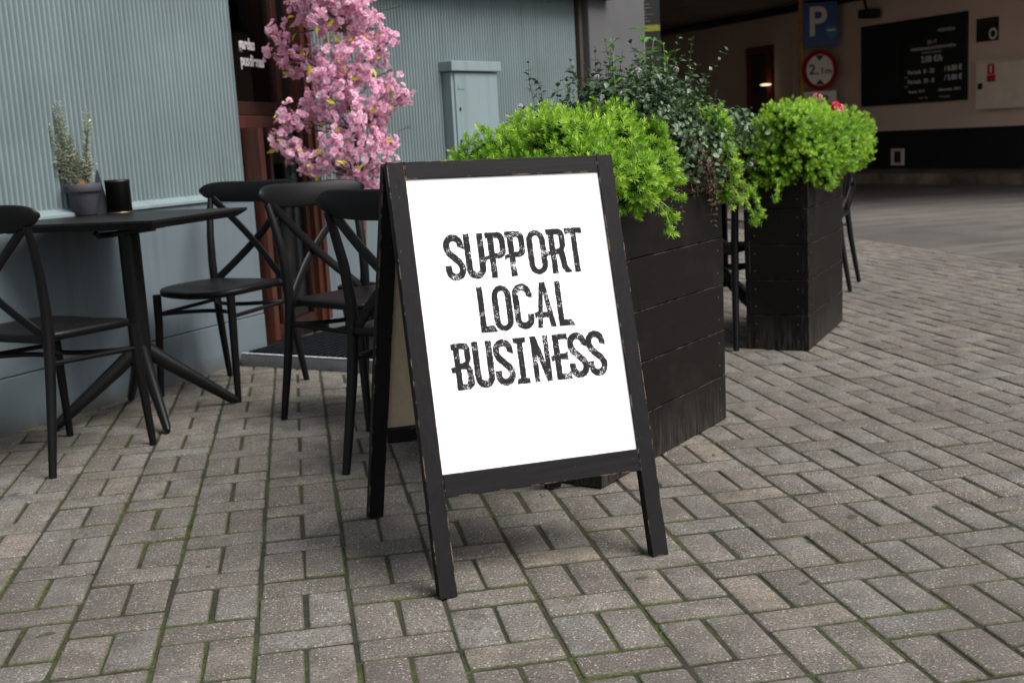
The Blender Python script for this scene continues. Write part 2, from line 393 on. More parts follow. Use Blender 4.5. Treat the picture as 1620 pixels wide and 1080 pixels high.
# grey pier at the end of the facade
pr = MB(); E0 = PW+DR*2.665; pr.obox(E0, DR, NR, 0, .76, -.03, .8, 0, 3.4)
tag(pr.build('pier', M['pier'], bevel=.008), 'plain dark grey rendered pier between the blue-grey wall and the dark passage', 'pier')
pr = MB(); pr.obox(E0, DR, NR, -.048, -.004, .02, .4, 0, 3.4)  # plain dark brown strip along the left edge of the pier
tag(pr.build('dark_strip', M['brownfascia']), 'narrow dark vertical strip between the blue-grey wall and the grey pier', 'strip')

# ------------------------------------------------------------------ doorway
DA = Vector((-.205, 3.690)); DB = Vector((.078, 4.352)); DD = (DB-DA).normalized(); ND = Vector((-DD.y, DD.x)); DL = (DB-DA).length
M['mahog'] = simple('red_brown_varnished_wood', (.046, .012, .007), .35, .35, 1.2, .15, stretch=(22, 22, 1.5), c2=(.065, .019, .010))
M['gap_dark'] = simple('shaded_gap_black', (.008, .006, .005), .6, .3, 8, .1)
M['mahog_d'] = simple('dark_red_brown_wood', (.032, .010, .007), .4, .3, 1.2, .15, stretch=(22, 22, 1.5))
mt, n, b_ = newmat('window_glass'); b_.inputs['Base Color'].default_value = (.6, .6, .6, 1); b_.inputs['Roughness'].default_value = .03
tr = N(n, 'ShaderNodeBsdfTransparent'); tr.inputs[0].default_value = (.96, .93, .88, 1)
gl = N(n, 'ShaderNodeBsdfGlossy'); gl.inputs['Roughness'].default_value = .04
fr = N(n, 'ShaderNodeFresnel'); fr.inputs[0].default_value = 1.45; mx = N(n, 'ShaderNodeMixShader')
n.links.new(fr.outputs[0], mx.inputs[0]); n.links.new(tr.outputs[0], mx.inputs[1]); n.links.new(gl.outputs[0], mx.inputs[2])
n.links.new(mx.outputs[0], n.nodes['Material Output'].inputs[0]); M['glass'] = mt
door = empty('door', (0, 0, 0), label='red-brown wooden cafe door with glass panels and white lettering behind the cross-back chairs', cat='door')
zt = .066
b = MB(); b.obox(DA, DD, ND, -.012, .045, -.02, .07, zt, 1.10); b.build('jamb', M['mahog'], door, bevel=.003)
b = MB(); b.obox(DA, DD, ND, -.03, -.014, .071, .15, zt, 1.10); b.build('gap_filler', M['gap_dark'], door)  # near-black filler: the darkness of the gap is put into its colour
b = MB(); b.obox(DA, DD, ND, DL-.115, DL-.055, -.02, .07, zt, 3.4); b.build('jamb', M['mahog'], door, bevel=.003)
b = MB(); b.obox(DA, DD, ND, DL-.052, DL-.004, -.035, .07, zt, 3.4); b.build('architrave', M['mahog'], door, bevel=.003)
def rail(z0, z1, off=0, name='rail', mat='mahog_d', s0=.093, s1=None, d1=.045):
    b = MB(); b.obox(DA, DD, ND, s0, s1 or DL-.163, .0+off, d1, z0, z1); b.build(name, M[mat], door, bevel=.004)
UO = .10
rail(1.102, 1.165, .07, s0=-.03, s1=DL-.117, d1=.16, mat='mahog'); rail(1.168, 1.235, UO, s0=-.03, s1=DL-.117, d1=.16, mat='mahog_d'); rail(zt+.004, zt+.06)
rail(2.3, 2.45, UO, s0=-.03, s1=DL-.117, d1=.16)
b = MB(); b.obox(DA, DD, ND, .047, .092, .005, .05, zt+.004, 1.10); b.build('stile', M['mahog_d'], door, bevel=.003)
b = MB(); b.obox(DA, DD, ND, DL-.162, DL-.118, .005, .05, zt+.004, 1.10); b.build('stile', M['mahog_d'], door, bevel=.003)
b = MB(); b.obox(DA, DD, ND, DL-.18, DL-.118, UO, UO+.05, 1.236, 2.29); b.build('stile', M['mahog_d'], door, bevel=.003)
b = MB(); b.obox(DA, DD, ND, .093, DL-.163, .022, .027, zt+.06, 1.10); b.build('glass_pane', M['glass'], door)
b = MB(); b.obox(DA, DD, ND, -.03, DL-.181, UO+.026, UO+.031, 1.236, 2.3); b.build('glass_pane', M['glass'], door)
b = MB(); b.obox(DA, DD, ND, .16, .19, .008, .045, zt+.062, 1.098); b.build('glazing_bar', M['mahog_d'], door)
b = MB(); P = lambda a, z, d: (*(DA+DD*a+ND*d), z)
b.tube([P(.30, 1.24, .30), P(.06, 1.62, .30)], .006, 6); b.build('slanted_rod', M['cream'], door); b = MB(); b.tube([P(.33, 1.24, .30), P(.09, 1.62, .30)], .006, 6); b.build('slanted_rod', M['cream'], door)  # two thin pale slanted rods behind the upper pane
# lettering on the upper pane
def text_obj(body, size, mat, parent, origin, ex, ez, name='lettering', align='CENTER', ext=.0006, bold=0, sx=1.0, sy=1.0):
    cu = bpy.data.curves.new('txt', 'FONT'); cu.body = body; cu.size = size; cu.align_x = align; cu.align_y = 'CENTER'; cu.extrude = ext; cu.offset = bold
    t = bpy.data.objects.new('txt', cu); col.objects.link(t); bpy.context.view_layer.update()
    me = bpy.data.meshes.new_from_object(t.evaluated_get(bpy.context.evaluated_depsgraph_get())); bpy.data.objects.remove(t)
    ex = Vector(ex).normalized(); ez = Vector(ez).normalized(); ny = ex.cross(ez)
    mm = Matrix((ex*sx, ez*sy, ny)).transposed().to_4x4(); mm.translation = Vector(origin); me.transform(mm)
    me.materials.clear(); me.materials.append(mat)
    o = bpy.data.objects.new(name, me); col.objects.link(o)
    if parent: o.parent = parent
    return o
mt, n, b_ = newmat('white_vinyl'); b_.inputs['Base Color'].default_value = (.62, .60, .60, 1); b_.inputs['Roughness'].default_value = .6; M['vinyl'] = mt
for body, z, cc in (('gardas', 1.515, .25), ('pusdienas', 1.435, .30)):
    p = DA+DD*cc+ND*(UO+.02)
    text_obj(body, .070, M['vinyl'], door, (p.x, p.y, z), (DD.x, DD.y, 0), (0, 0, 1), bold=.0022, sx=1.0 if body == 'gardas' else 1.0, sy=1.1)
# room behind the door
M['room'] = simple('cafe_interior_wall', (.22, .14, .09), .8, .3, 3, 0)
M['curtain'] = simple('beige_curtain', (.80, .60, .38), .9, .15, 6, .2)
room = empty('cafe_interior', (0, 0, 0), label='dim brown cafe interior with a beige curtain seen through the door glass', cat='interior')
b = MB(); b.obox(DA, DD, ND, -.12, 2.2, 1.6, 1.65, 0, 2.6); b.obox(DA, DD, ND, -.12, -.10, .10, 1.6, 0, 2.6); b.obox(DA, DD, ND, 2.15, 2.2, .3, 1.6, 0, 2.6)
b.obox(DA, DD, ND, -.10, 2.15, .1, 1.6, -.0, .05); b.obox(DA, DD, ND, -.10, 2.15, .1, 1.6, 2.55, 2.62)
b.build('room_walls', M['room'], room)
b = MB(); vs = []; fs = []
for i in range(61):
    s = .10+i*.34/60; p = DA+DD*(s)+ND*(UO+.075+.012*math.sin(i*1.3)); vs += [(p.x, p.y, 1.22), (p.x, p.y, 1.40)]
for i in range(60): fs.append((2*i, 2*i+2, 2*i+3, 2*i+1))
b.add(vs, fs, True); b.build('curtain', M['curtain'], room)
mt, n, b_ = newmat('lit_bulb'); b_.inputs['Emission Color'].default_value = (1, .55, .2, 1); b_.inputs['Emission Strength'].default_value = 3.0; M['bulb'] = mt
lamp = empty('wall_lamp', (0, 0, 0), label='small lit warm bulb glowing inside behind the door glass', cat='lamp')
p = DA+DD*.13+ND*(UO+.055)
b = MB(); b.lathe([(.002, -.02), (.012, -.012), (.015, 0), (.011, .014), (.003, .022)], (p.x, p.y, 1.325), 16, cap1=True); b.build('bulb', M['bulb'], lamp)
b = MB(); b.tube([(p.x, p.y, 1.347), (p.x, p.y, 2.54)], .003, 6); b.build('cord', M['metal'], lamp)
M['cush'] = simple('pale_green_cloth', (.30, .36, .25), .9, .2, 10, .2)
for i, (s, dn, zz, rr, lb) in enumerate(((.22, .22, .20, .11, 'pale green round cushion standing low behind the door glass, the left one'), (.40, .30, .19, .10, 'pale green round cushion behind the door glass, right of the other one'))):
    p = DA+DD*s+ND*dn; b = MB()
    prof = [(.001, -.03), (rr*.6, -.028), (rr*.92, -.014), (rr, 0), (rr*.92, .014), (rr*.6, .028), (.001, .03)]
    b.lathe(prof, (0, 0, 0), 28); o = b.build('cushion', M['cush']); o.rotation_euler = (R_(80), 0, math.atan2(DD.y, DD.x)+.3); o.location = (p.x, p.y, zz)
    tag(o, lb, 'cushion', 'cushions inside the door')
b = MB()
b.obox(DA, DD, ND, .02, .9, .075, .085, 3.4, 3.41); 
# threshold platform with grating
S0 = Vector((-.359, 3.439)); ES = Vector((.77, -.638)); EL = Vector((.638, .77))
M['conc'] = wall_paint('blue_grey_painted_concrete', (.30, .33, .37), .2)
plat = empty('door_step', (0, 0, 0), label='low painted concrete door step with a black expanded-metal grating on top', cat='step')
b = MB(); b.obox(S0, ES, EL, 0, 1.05, 0, 1.35, -.02, .056); b.build('slab', M['conc'], plat, bevel=.008)
b = MB(); b.obox(S0, ES, EL, .02, 1.03, .018, 1.33, .0565, .059); b.build('mat_base', M['metal'], plat)
b = MB()
nx, ny = 22, 56; cw, ch = 1.00/nx, 1.28/ny
for i in range(nx):
    for j in range(ny):
        cx, cy = .025+cw*(i+.5), .02+ch*(j+.5)
        P = lambda a, c_, z: (*(S0+ES*a+EL*c_), z)
        rx, ry = cw*.5, ch*.5; k = .72; tz = .066
        for sx_, sy_ in ((1, 1), (1, -1), (-1, 1), (-1, -1)):
            b.add([P(cx+sx_*rx, cy, tz), P(cx, cy+sy_*ry, tz+.003), P(cx, cy+sy_*ry*k, tz-.004), P(cx+sx_*rx*k, cy, tz-.006)], [(0, 1, 2, 3)])
b2_ = MB(); b2_.obox(S0, ES, EL, .0, 1.05, -.001, .016, .0565, .060); b2_.build('worn_edge', simple('worn_pale_edge', (.42, .45, .50), .8, .4, 40, .3), plat)
M['grate'] = simple('galvanised_dark_steel', (.055, .06, .07), .38, .3, 30, .1, metal=.7)
b.build('grating', M['grate'], plat)

# ------------------------------------------------------------------ passage: back wall, ceiling, car park boards
BA = Vector((10.098, 15.024)); BD = Vector((-.263, .965)).normalized(); BN = Vector((BD.y, -BD.x))  # BN points into the wall (away from camera)
if BN.dot(BA-Vector((0, 0))) < 0: BN = -BN
def bs(p): return (Vector(p)-BA).dot(BD)
mt, n, b_ = newmat('cream_brown_wall'); v = coords(n, 'Object')
cc = ramp(n, noise(n, .9, 5, .6, v), [(.3, (.66, .53, .44)), (.7, (.76, .62, .53))]); n.links.new(cc, b_.inputs['Base Color']); b_.inputs['Roughness'].default_value = .85
M['bwall'] = mt
M['dark'] = simple('near_black_paint', (.006, .010, .012), .5, .3, 4, .05)
M['ceil'] = simple('stained_concrete_ceiling', (.34, .29, .24), .9, .25, 1.2, .1)
bw = empty('car_park_wall', (0, 0, 0), label='beige-brown wall at the back of the dark passage with a black painted skirting band', cat='wall')
s_l, s_r = bs((7.4, 25.0)), -9.0
b = MB(); b.obox(BA, BD, BN, s_r, s_l, 0, .4, -.02, 3.1); b.build('wall', M['bwall'], bw)
b = MB(); b.obox(BA, BD, BN, s_r, bs((9.2, 18.4)), -.02, -.003, .15, .775); b.build('skirting_band', M['dark'], bw)
b = MB(); b.obox(BA, BD, BN, bs((9.15, 18.5)), bs((9.0, 19.0)), -.12, -.003, .02, 3.095); b.build('pilaster', M['bwall'], bw)
kb = MB()
M['kerb'] = simple('worn_brick_kerb', (.10, .055, .04), .9, .6, 2.2, .4, bdist=.01, c2=(.17, .14, .12))
kb.obox(BA, BD, BN, s_r, bs((8.9, 19.4)), -1.25, -.021, -.02, .148); tag(kb.build('kerb', M['kerb'], bevel=.02), kind='structure')
CV0 = Vector((6.3, 13.3)); CVD = Vector((.918, .396)).normalized()
c = MB()
pts = [CV0-CVD*3.2, CV0+CVD*14, BA+BD*(-14)+BN*6, BA+BD*14+BN*4, Vector((1.0, 14))]
def prism(mb, pts, z0, z1):
    nn = len(pts); mb.add([(p.x, p.y, z0) for p in pts]+[(p.x, p.y, z1) for p in pts], [tuple(range(nn))[::-1], tuple(range(nn, 2*nn))]+[(i, (i+1) % nn, nn+(i+1) % nn, nn+i) for i in range(nn)])
prism(c, pts, 3.1, 7.0); tag(c.build('passage_ceiling', M['ceil']), kind='structure')
# side wall of the passage on its left
PE = E0+DR*.765
sw = MB(); dd_ = (Vector((7.0, 25))-PE).normalized(); nn_ = Vector((-dd_.y, dd_.x)); sw.obox(PE, dd_, nn_, .25, 19, .12, .5, 0, 3.098)
tag(sw.build('passage_side_wall', M['bwall']), 'dark brown side wall of the passage right behind the grey pier', 'wall')
# ceiling pipes
pp = empty('ceiling_pipe', (0, 0, 0), label='dark pipe running along the ceiling of the passage above the red door', cat='pipe')
q0 = BA+BD*bs((7.8, 23.2))+BN*-.25; q1 = BA+BD*(-4)+BN*-.25
b = MB(); b.tube([(q0.x, q0.y, 2.99), (q1.x, q1.y, 2.99)], .07, 12); b.build('pipe', M['dark'], pp)
# tall notice column
nc = empty('notice_column', (3.29, 8.55, 0), math.atan2(-3.3-.05, 8.55+2.19)*1.0, label='black notice column with a yellow-green strip right of the grey pier', cat='notice board')
b = MB(); b.box(-.16, 0, 0, .09, .08, 3.0); b.build('panel', M['dark'], nc)
mt, n, b_ = newmat('yellow_green_strip'); b_.inputs['Base Color'].default_value = (.17, .20, .02, 1); M['lime'] = mt
b = MB(); b.box(-.13, -.006, 1.885, .087, -.002, 1.94); b.build('strip', M['lime'], nc)
M['dgrey'] = simple('grey_print', (.07, .07, .075), .6, .3, 20, 0)
b = MB()
for zz in np.arange(1.97, 2.3, .03):
    b.box(-.12, -.005, zz, -.12+random.uniform(.08, .19), -.003, zz+.010)
for zz in (1.85, 1.79, 1.73): b.box(-.12, -.005, zz, -.12+random.uniform(.04, .17), -.003, zz+.012)
b.build('print', M['dgrey'], nc)

# price board
def on_wall(s, z, d): p = BA+BD*s+BN*d; return (p.x, p.y, z)
EX = (-BD.x, -BD.y, 0)    # to the right as seen
pb = empty('price_board', (0, 0, 0), label='large black parking price board with small pale lettering on the back wall', cat='sign')
sA, sB = bs((9.599, 16.851)), bs((10.2, 14.65))
b = MB(); b.obox(BA, BD, BN, sB, sA, -.06, -.002, 1.195, 2.51); b.build('panel', M['dark'], pb, bevel=.004)
mt, n, b_ = newmat('pale_print'); b_.inputs['Base Color'].default_value = (.9, .85, .8, 1); M['print'] = mt
Lb = sA-sB
def bt(txt, size, u, z, sx=1.0, bold=0, al='CENTER'):   # u: 0 left .. 1 right
    text_obj(txt, size, M['print'], pb, on_wall(sA-Lb*u, z, -.064), EX, (0, 0, 1), align=al, bold=bold, sx=sx)
bt('MERNIEKA', .075, .83, 2.28); bt('24 / 7', .085, .70, 2.12); bt('PARKOSANAS AUTOSTAVVIETA', .062, .71, 2.03, 1.05, .001); bt('SAMAKSA PAR STAVVIETU', .035, .70, 1.965)
bt('2.00 €/h', .13, .70, 1.86, 1, .002)
bt('Periods  8 - 20', .095, .60, 1.68, 1, .001); bt('/ 6.00 €', .11, .895, 1.69, 1, .002)
bt('Periods  20 - 8', .095, .60, 1.53, 1, .001); bt('/ 5.00 €', .11, .895, 1.55, 1, .002)
bt('diena', .035, .46, 1.61); bt('nakts', .035, .46, 1.465)
bt('Menesis  120 €', .055, .56, 1.375, 1, .001); bt('Abonements  150 €', .055, .86, 1.375, 1, .001)
bt('www  /  tel', .04, .62, 1.27); bt('24 h apsardze', .04, .82, 1.27)
b = MB(); b.obox(BA, BD, BN, sA-Lb*.372, sA-Lb*.368, -.063, -.061, 1.32, 2.38); b.build('divider', M['dgrey'], pb)
# small plaque
pq = empty('plaque', (0, 0, 0), label='small black plaque with a pale ring mark above the white cabinet', cat='sign')
s0, s1 = bs((10.35, 14.1)), bs((10.245, 14.486))
b = MB(); b.obox(BA, BD, BN, s0, s1, -.03, -.002, 2.03, 2.37); b.build('panel', M['dark'], pq)
b = MB(); vs = []; fs = []
for k in range(28):
    a = 2*math.pi*k/28
    for r in (.075, .05): vs.append(on_wall(s0+(s1-s0)*.2+r*math.cos(a), 2.13+r*math.sin(a)*1.1, -.033))
for k in range(28): fs.append((2*k, 2*k+1, (2*k+3) % 56, (2*k+2) % 56))
b.add(vs, fs); b.build('ring_mark', M['print'], pq)
b = MB(); b.obox(BA, BD, BN, s0+.03, s1-.03, -.033, -.031, 2.315, 2.33); b.obox(BA, BD, BN, s0+.03, s1-.05, -.033, -.031, 2.28, 2.29); b.build('print_line', simple('dim_red_print', (.10, .03, .02), .6, .1, 5, 0), pq)
# white cabinets with fire sign
M['wcab'] = simple('cream_metal', (.78, .68, .58), .5, .08, 4, .05)
M['red'] = simple('signal_red', (.45, .015, .022), .5, .1, 10, 0)
s0 = bs((10.276, 14.371))
fc = empty('wall_cabinet', (0, 0, 0), label='cream metal double-door wall cabinet with a dark red fire sticker at the right edge', cat='cabinet')
b = MB(); b.obox(BA, BD, BN, s0-1.6, s0, -.16, -.002, 1.03, 1.72); b.build('body', M['wcab'], fc, bevel=.01)
b = MB(); b.obox(BA, BD, BN, s0-.665, s0-.02, -.175, -.162, 1.045, 1.705); b.build('door', M['wcab'], fc, bevel=.006)
b = MB(); b.obox(BA, BD, BN, s0-1.58, s0-.685, -.175, -.162, 1.045, 1.705); b.build('door', M['wcab'], fc, bevel=.006)
b = MB(); b.obox(BA, BD, BN, s0-1.61, s0+.01, -.19, 0, 1.722, 1.745); b.build('top', M['wcab'], fc)
b = MB(); b.obox(BA, BD, BN, s0-.37, s0-.24, -.180, -.176, 1.535, 1.685); b.build('sticker', M['red'], fc); b = MB(); b.obox(BA, BD, BN, s0-.39, s0-.23, -.180, -.176, 1.43, 1.525); st = b.build('sticker', M['red'], fc)
b = MB(); b.obox(BA, BD, BN, s0-.32, s0-.29, -.183, -.181, 1.56, 1.66); b.build('symbol', M['print'], fc)
b = MB(); b.obox(BA, BD, BN, s0-.15, s0-.08, -.20, -.176, 1.33, 1.42); b.build('latch', M['metal'], fc)
# vent in the skirting
vf = empty('vent', (0, 0, 0), label='small pale framed vent low in the black skirting band', cat='vent')
s0, s1 = bs((9.854, 15.916)), bs((9.782, 16.181)); b = MB()
b.obox(BA, BD, BN, s0, s0+.05, -.05, -.021, .21, .48); b.obox(BA, BD, BN, s1-.05, s1, -.05, -.021, .21, .48); b.obox(BA, BD, BN, s0+.05, s1-.05, -.05, -.021, .21, .25); b.obox(BA, BD, BN, s0+.05, s1-.05, -.05, -.021, .44, .48)
b.build('frame', M['wcab'], vf); b = MB(); b.obox(BA, BD, BN, s0+.05, s1-.05, -.03, -.021, .25, .44); b.build('grille', M['mahog_d'], vf)
# red framed door on the back wall
rd = empty('glazed_door', (0, 0, 0), label='dark glazed door with a red frame at the back of the passage, left of the yellow post', cat='door')
s0, s1 = bs((9.13, 18.56)), bs((8.78, 19.85)); z1 = 2.44
M['redf'] = simple('dark_red_frame', (.12, .018, .012), .5, .2, 8, 0)
b = MB()
for a0, a1 in ((s0, s0+.10), (s0+(s1-s0)*.5-.06, s0+(s1-s0)*.5+.06), (s1-.10, s1)): b.obox(BA, BD, BN, a0, a1, -.10, -.003, .02, z1-.12)
b.obox(BA, BD, BN, s0, s1, -.11, -.003, z1-.119, z1); b.build('frame', M['redf'], rd)
b = MB(); b.obox(BA, BD, BN, s0+.1, s1-.1, -.03, -.004, .02, z1-.12); b.build('glass', simple('dark_glass', (.05, .042, .032), .1, .3, 1, 0), rd)
mt, n, b_ = newmat('lit_lamp'); b_.inputs['Emission Color'].default_value = (1, .82, .5, 1); b_.inputs['Emission Strength'].default_value = 1.0; M['lit'] = mt
b = MB(); p = BA+BD*(s0+.62)+BN*-.2
b.lathe([(.001, -.03), (.06, -.025), (.09, 0), (.06, .02), (.001, .028)], (0, 0, 0), 20); o = b.build('lamp', M['lit']); o.location = (p.x, p.y, 1.72); o.scale = (1.2, 1.2, .7)
tag(o, 'small lit oval lamp glowing in front of the red-framed door', 'lamp')
# wall lamp housing, top right
b = MB(); p = BA+BD*bs((9.75, 16.3))+BN*-.15
b.box(-.16, -.09, -.05, .16, .1, .09); b.tube([(0, .05, .05), (0, .13, .3)], .025, 8); o = b.build('floodlight', M['dark'], bevel=.01); o.location = (p.x-.15, p.y+.1, 2.66); o.rotation_euler = (0, 0, .3)
tag(o, 'dark floodlight housing on the wall above the price board', 'floodlight')

# parking sign post
sp_ = empty('sign_post', (8.70, 17.33, 0), R_(-24), label='yellow-brown post carrying the blue parking sign and the round height limit sign', cat='sign post')
M['ochre'] = simple('ochre_paint', (.48, .24, .04), .6, .3, 6, .1)
b = MB(); b.tube([(0, .05, 0), (0, .05, 3.09)], .05, 14); b.build('post', M['ochre'], sp_)
mt, n, b_ = newmat('parking_blue'); b_.inputs['Base Color'].default_value = (.008, .07, .26, 1); b_.inputs['Roughness'].default_value = .4; M['pblue'] = mt
M['swhite'] = simple('sign_white', (.82, .76, .70), .5, .04, 5, 0)
b = MB(); b.box(.02, -.03, 2.24, .60, -.002, 2.98); pbs = b.build('parking_plate', M['pblue'], sp_, bevel=.01)
text_obj('P', .64, M['swhite'], pbs, (.265, -.034, 2.64), (1, 0, 0), (0, 0, 1), 'letter', bold=.012, sx=.95, sy=1.05)
b = MB(); lt = simple('pale_blue_mark', (.05, .20, .32), .5, .1, 5, 0)
b.add([(.40, -.034, 2.56), (.45, -.034, 2.58), (.495, -.034, 2.565), (.54, -.034, 2.58), (.59, -.034, 2.56), (.585, -.034, 2.46), (.495, -.034, 2.34), (.405, -.034, 2.46)], [tuple(range(8))[::-1]])
b.add([(.425, -.036, 2.49), (.565, -.036, 2.49), (.565, -.036, 2.52), (.425, -.036, 2.52)], [(0, 1, 2, 3)], mi=1)
b.build('shield_mark', [lt, M['swhite']], pbs)
b = MB()
vs = []; fs = []
def disc(mb, cx, cz, r, y, mi=0, n=48, ry=None):
    mb.add([(cx+r*math.cos(2*math.pi*k/n), y, cz+(ry or r)*math.sin(2*math.pi*k/n)) for k in range(n)], [tuple(range(n))[::-1] if False else tuple(range(n))], mi=mi)
cz = 1.855; cx = .30
b.lathe([(.30, -.01), (.30, .01)], (0, 0, 0), 48, cap0=True, cap1=True)
hp = b.build('height_limit_plate', M['red'], sp_); hp.rotation_euler = (R_(90), 0, 0); hp.location = (cx, -.03, cz); hp.scale = (1, 1.12, 1)
b = MB(); disc(b, cx, cz, .222, -.043, ry=.26); wf = b.build('white_face', M['swhite'], sp_)
b = MB(); b.add([(cx-.075, -.046, cz+.245), (cx+.075, -.046, cz+.245), (cx, -.046, cz+.15)], [(0, 1, 2)]); b.add([(cx-.075, -.046, cz-.245), (cx+.075, -.046, cz-.245), (cx, -.046, cz-.15)], [(0, 1, 2)])
b.build('arrows', M['dark'], sp_)
text_obj('2.', .24, M['dark'], sp_, (cx-.10, -.047, cz+.005), (1, 0, 0), (0, 0, 1), 'lettering', bold=.004)
text_obj('1m', .155, M['dark'], sp_, (cx+.10, -.047, cz-.025), (1, 0, 0), (0, 0, 1), 'lettering', bold=.003)
b = MB(); b.box(.03, -.03, 1.18, .57, -.01, 1.50); ip = b.build('info_plate', M['swhite'], sp_)
text_obj('H.P.', .22, M['dark'], ip, (.30, -.034, 1.34), (1, 0, 0), (0, 0, 1), 'lettering', bold=.004)

# ------------------------------------------------------------------ A-board
SX, SY, STH, SW_, SL, SAL, FW, RB, RO = .4717, .3166, .1872, .5689, .9803, .2808, .0415, .2627, -.0235
sign = empty('pavement_sign', (SX, SY, 0), STH, label='black wooden A-frame pavement sign with a white poster reading SUPPORT LOCAL BUSINESS', cat='pavement sign')
ez = Vector((0, 0, 1)); exs = Vector((math.cos(RO), 0, math.sin(RO)))
ezs = Vector((-math.sin(RO), 0, math.cos(RO)))
def FP(s, t, d, al=SAL, y0=0.0):     # front-frame point: s across, t up the face, d behind the face
    up = Vector((0, math.sin(al), 0))+ezs*math.cos(al); nb = Vector((0, math.cos(al), 0))-ezs*math.sin(al)
    return Vector((0, y0, 0))+exs*s+up*t+nb*d
def fbox(mb, s0, s1, t0a, t0b, t1, d0, d1, P, mi=0):
    mb.hexa([P(s0, t0a, d0), P(s1, t0b, d0), P(s1, t0b, d1), P(s0, t0a, d1), P(s0, t1, d0), P(s1, t1, d0), P(s1, t1, d1), P(s0, t1, d1)], mi)
hw = SW_/2; TH = .026
def foot_t(s, al): return -(math.sin(RO)*s)/(math.cos(al)*math.cos(RO))
for sgn in (-1, 1):
    b = MB(); s0, s1 = sorted((sgn*hw, sgn*(hw-FW)))
    P = FP
    # bottom cut level with the ground
    def zb(s, d): return (-(math.sin(RO)*s)+math.sin(SAL)*math.cos(RO)*d)/(math.cos(SAL)*math.cos(RO))
    c8 = [P(s0, zb(s0, 0), 0), P(s1, zb(s1, 0), 0), P(s1, zb(s1, TH), TH), P(s0, zb(s0, TH), TH), P(s0, SL, 0), P(s1, SL, 0), P(s1, SL, TH), P(s0, SL, TH)]
    b.hexa(c8); b.build('stile', M['frame'], sign, bevel=.0015)
b = MB(); fbox(b, -hw+FW+.0004, hw-FW-.0004, SL-FW, SL-FW, SL-.0006, .0006, TH-.001, FP); b.build('top_rail', M['frame_h'], sign, bevel=.0015)
b = MB(); fbox(b, -hw+FW+.0004, hw-FW-.0004, RB-.052, RB-.052, RB, .0006, TH-.001, FP); b.build('bottom_rail', M['frame_h'], sign, bevel=.0015)
mt, n, b_ = newmat('white_poster'); b_.inputs['Base Color'].default_value = (.93, .93, .93, 1); b_.inputs['Roughness'].default_value = .45; M['poster'] = mt
b = MB(); fbox(b, -hw+FW-.004, hw-FW+.004, RB-.004, RB-.004, SL-FW+.004, .006, .008, FP); poster = b.build('poster', M['poster'], sign)
b = MB(); fbox(b, -hw+FW-.004, hw-FW+.004, RB-.004, RB-.004, SL-FW+.004, .0085, .0125, FP); b.build('backing_panel', M['cream'], sign)
# rear frame, hinged behind the top
RAL = -.335; Ytop = math.sin(SAL)*SL+.034
RL_ = math.cos(SAL)*SL/math.cos(RAL)
def RP(s, t, d):   # t from the foot up, d towards the viewer side (inwards) positive
    up = Vector((0, math.sin(RAL), 0))+ezs*math.cos(RAL); nb = Vector((0, -math.cos(RAL), 0))+ezs*math.sin(RAL)
    base = Vector((0, Ytop-math.sin(RAL)*RL_+.028, 0))
    return base+exs*s+up*t+nb*d
hr = hw-.003
for sgn in (-1, 1):
    b = MB(); s0, s1 = sorted((sgn*hr, sgn*(hr-FW)))
    def zr(s, d): return (-(math.sin(RO)*s)-math.sin(RAL)*d)/(math.cos(RAL))
    c8 = [RP(s0, zr(s0, 0), 0), RP(s0, zr(s0, TH), TH), RP(s1, zr(s1, TH), TH), RP(s1, zr(s1, 0), 0), RP(s0, RL_-.004, 0), RP(s0, RL_-.004, TH), RP(s1, RL_-.004, TH), RP(s1, RL_-.004, 0)]
    b.hexa(c8); b.build('rear_stile', M['frame'], sign, bevel=.0015)
def rbox(mb, s0, s1, t0, t1, d0, d1):
    mb.hexa([RP(s0, t0, d0), RP(s0, t0, d1), RP(s1, t0, d1), RP(s1, t0, d0), RP(s0, t1, d0), RP(s0, t1, d1), RP(s1, t1, d1), RP(s1, t1, d0)])
b = MB(); rbox(b, -hr+FW+.0004, hr-FW-.0004, RL_-FW, RL_-.005, .001, TH-.001); b.build('rear_rail', M['frame_h'], sign, bevel=.0015)
b = MB(); rbox(b, -hr+FW+.0004, hr-FW-.0004, RB-.03, RB+.012, .001, TH-.001); b.build('rear_rail', M['frame_h'], sign, bevel=.0015)
b = MB(); rbox(b, -hr+FW-.003, hr-FW+.003, RB+.010, RL_-FW+.003, .006, .012); b.build('rear_panel', M['cream'], sign)
for s in (-hw+.03, hw-.03):
    b = MB(); b.tube([FP(s-.018, SL-.004, TH+.004), FP(s+.018, SL-.004, TH+.004)], .004, 10); b.build('hinge', M['metal'], sign)

# --- lettering of the poster
def arc(cx, cy, rx, ry, a0, a1, n=9): return [(cx+rx*math.cos(R_(a0+(a1-a0)*i/n)), cy+ry*math.sin(R_(a0+(a1-a0)*i/n))) for i in range(n+1)]
def stroke(pts, w_, cut0=0, cut1=0):
    L = []; Rr = []
    for i, p in enumerate(pts):
        a = pts[max(i-1, 0)]; c = pts[min(i+1, len(pts)-1)]
        dx, dy = c[0]-a[0], c[1]-a[1]; l = math.hypot(dx, dy); dx /= l; dy /= l
        k0 = cut0 if i == 0 else (cut1 if i == len(pts)-1 else 0)
        L.append((p[0]-dy*w_/2+dx*k0, p[1]+dx*w_/2+dy*k0)); Rr.append((p[0]+dy*w_/2-dx*k0, p[1]-dx*w_/2-dy*k0))
    return L+Rr[::-1]
GW = .152
def G_O():
    o = arc(0, .26, .238, .24, 0, 180)+arc(0, -.26, .238, .24, 180, 360)
    i = arc(0, .27, .092, .11, 0, 180)+arc(0, -.27, .092, .11, 180, 360)
    return [o, i]
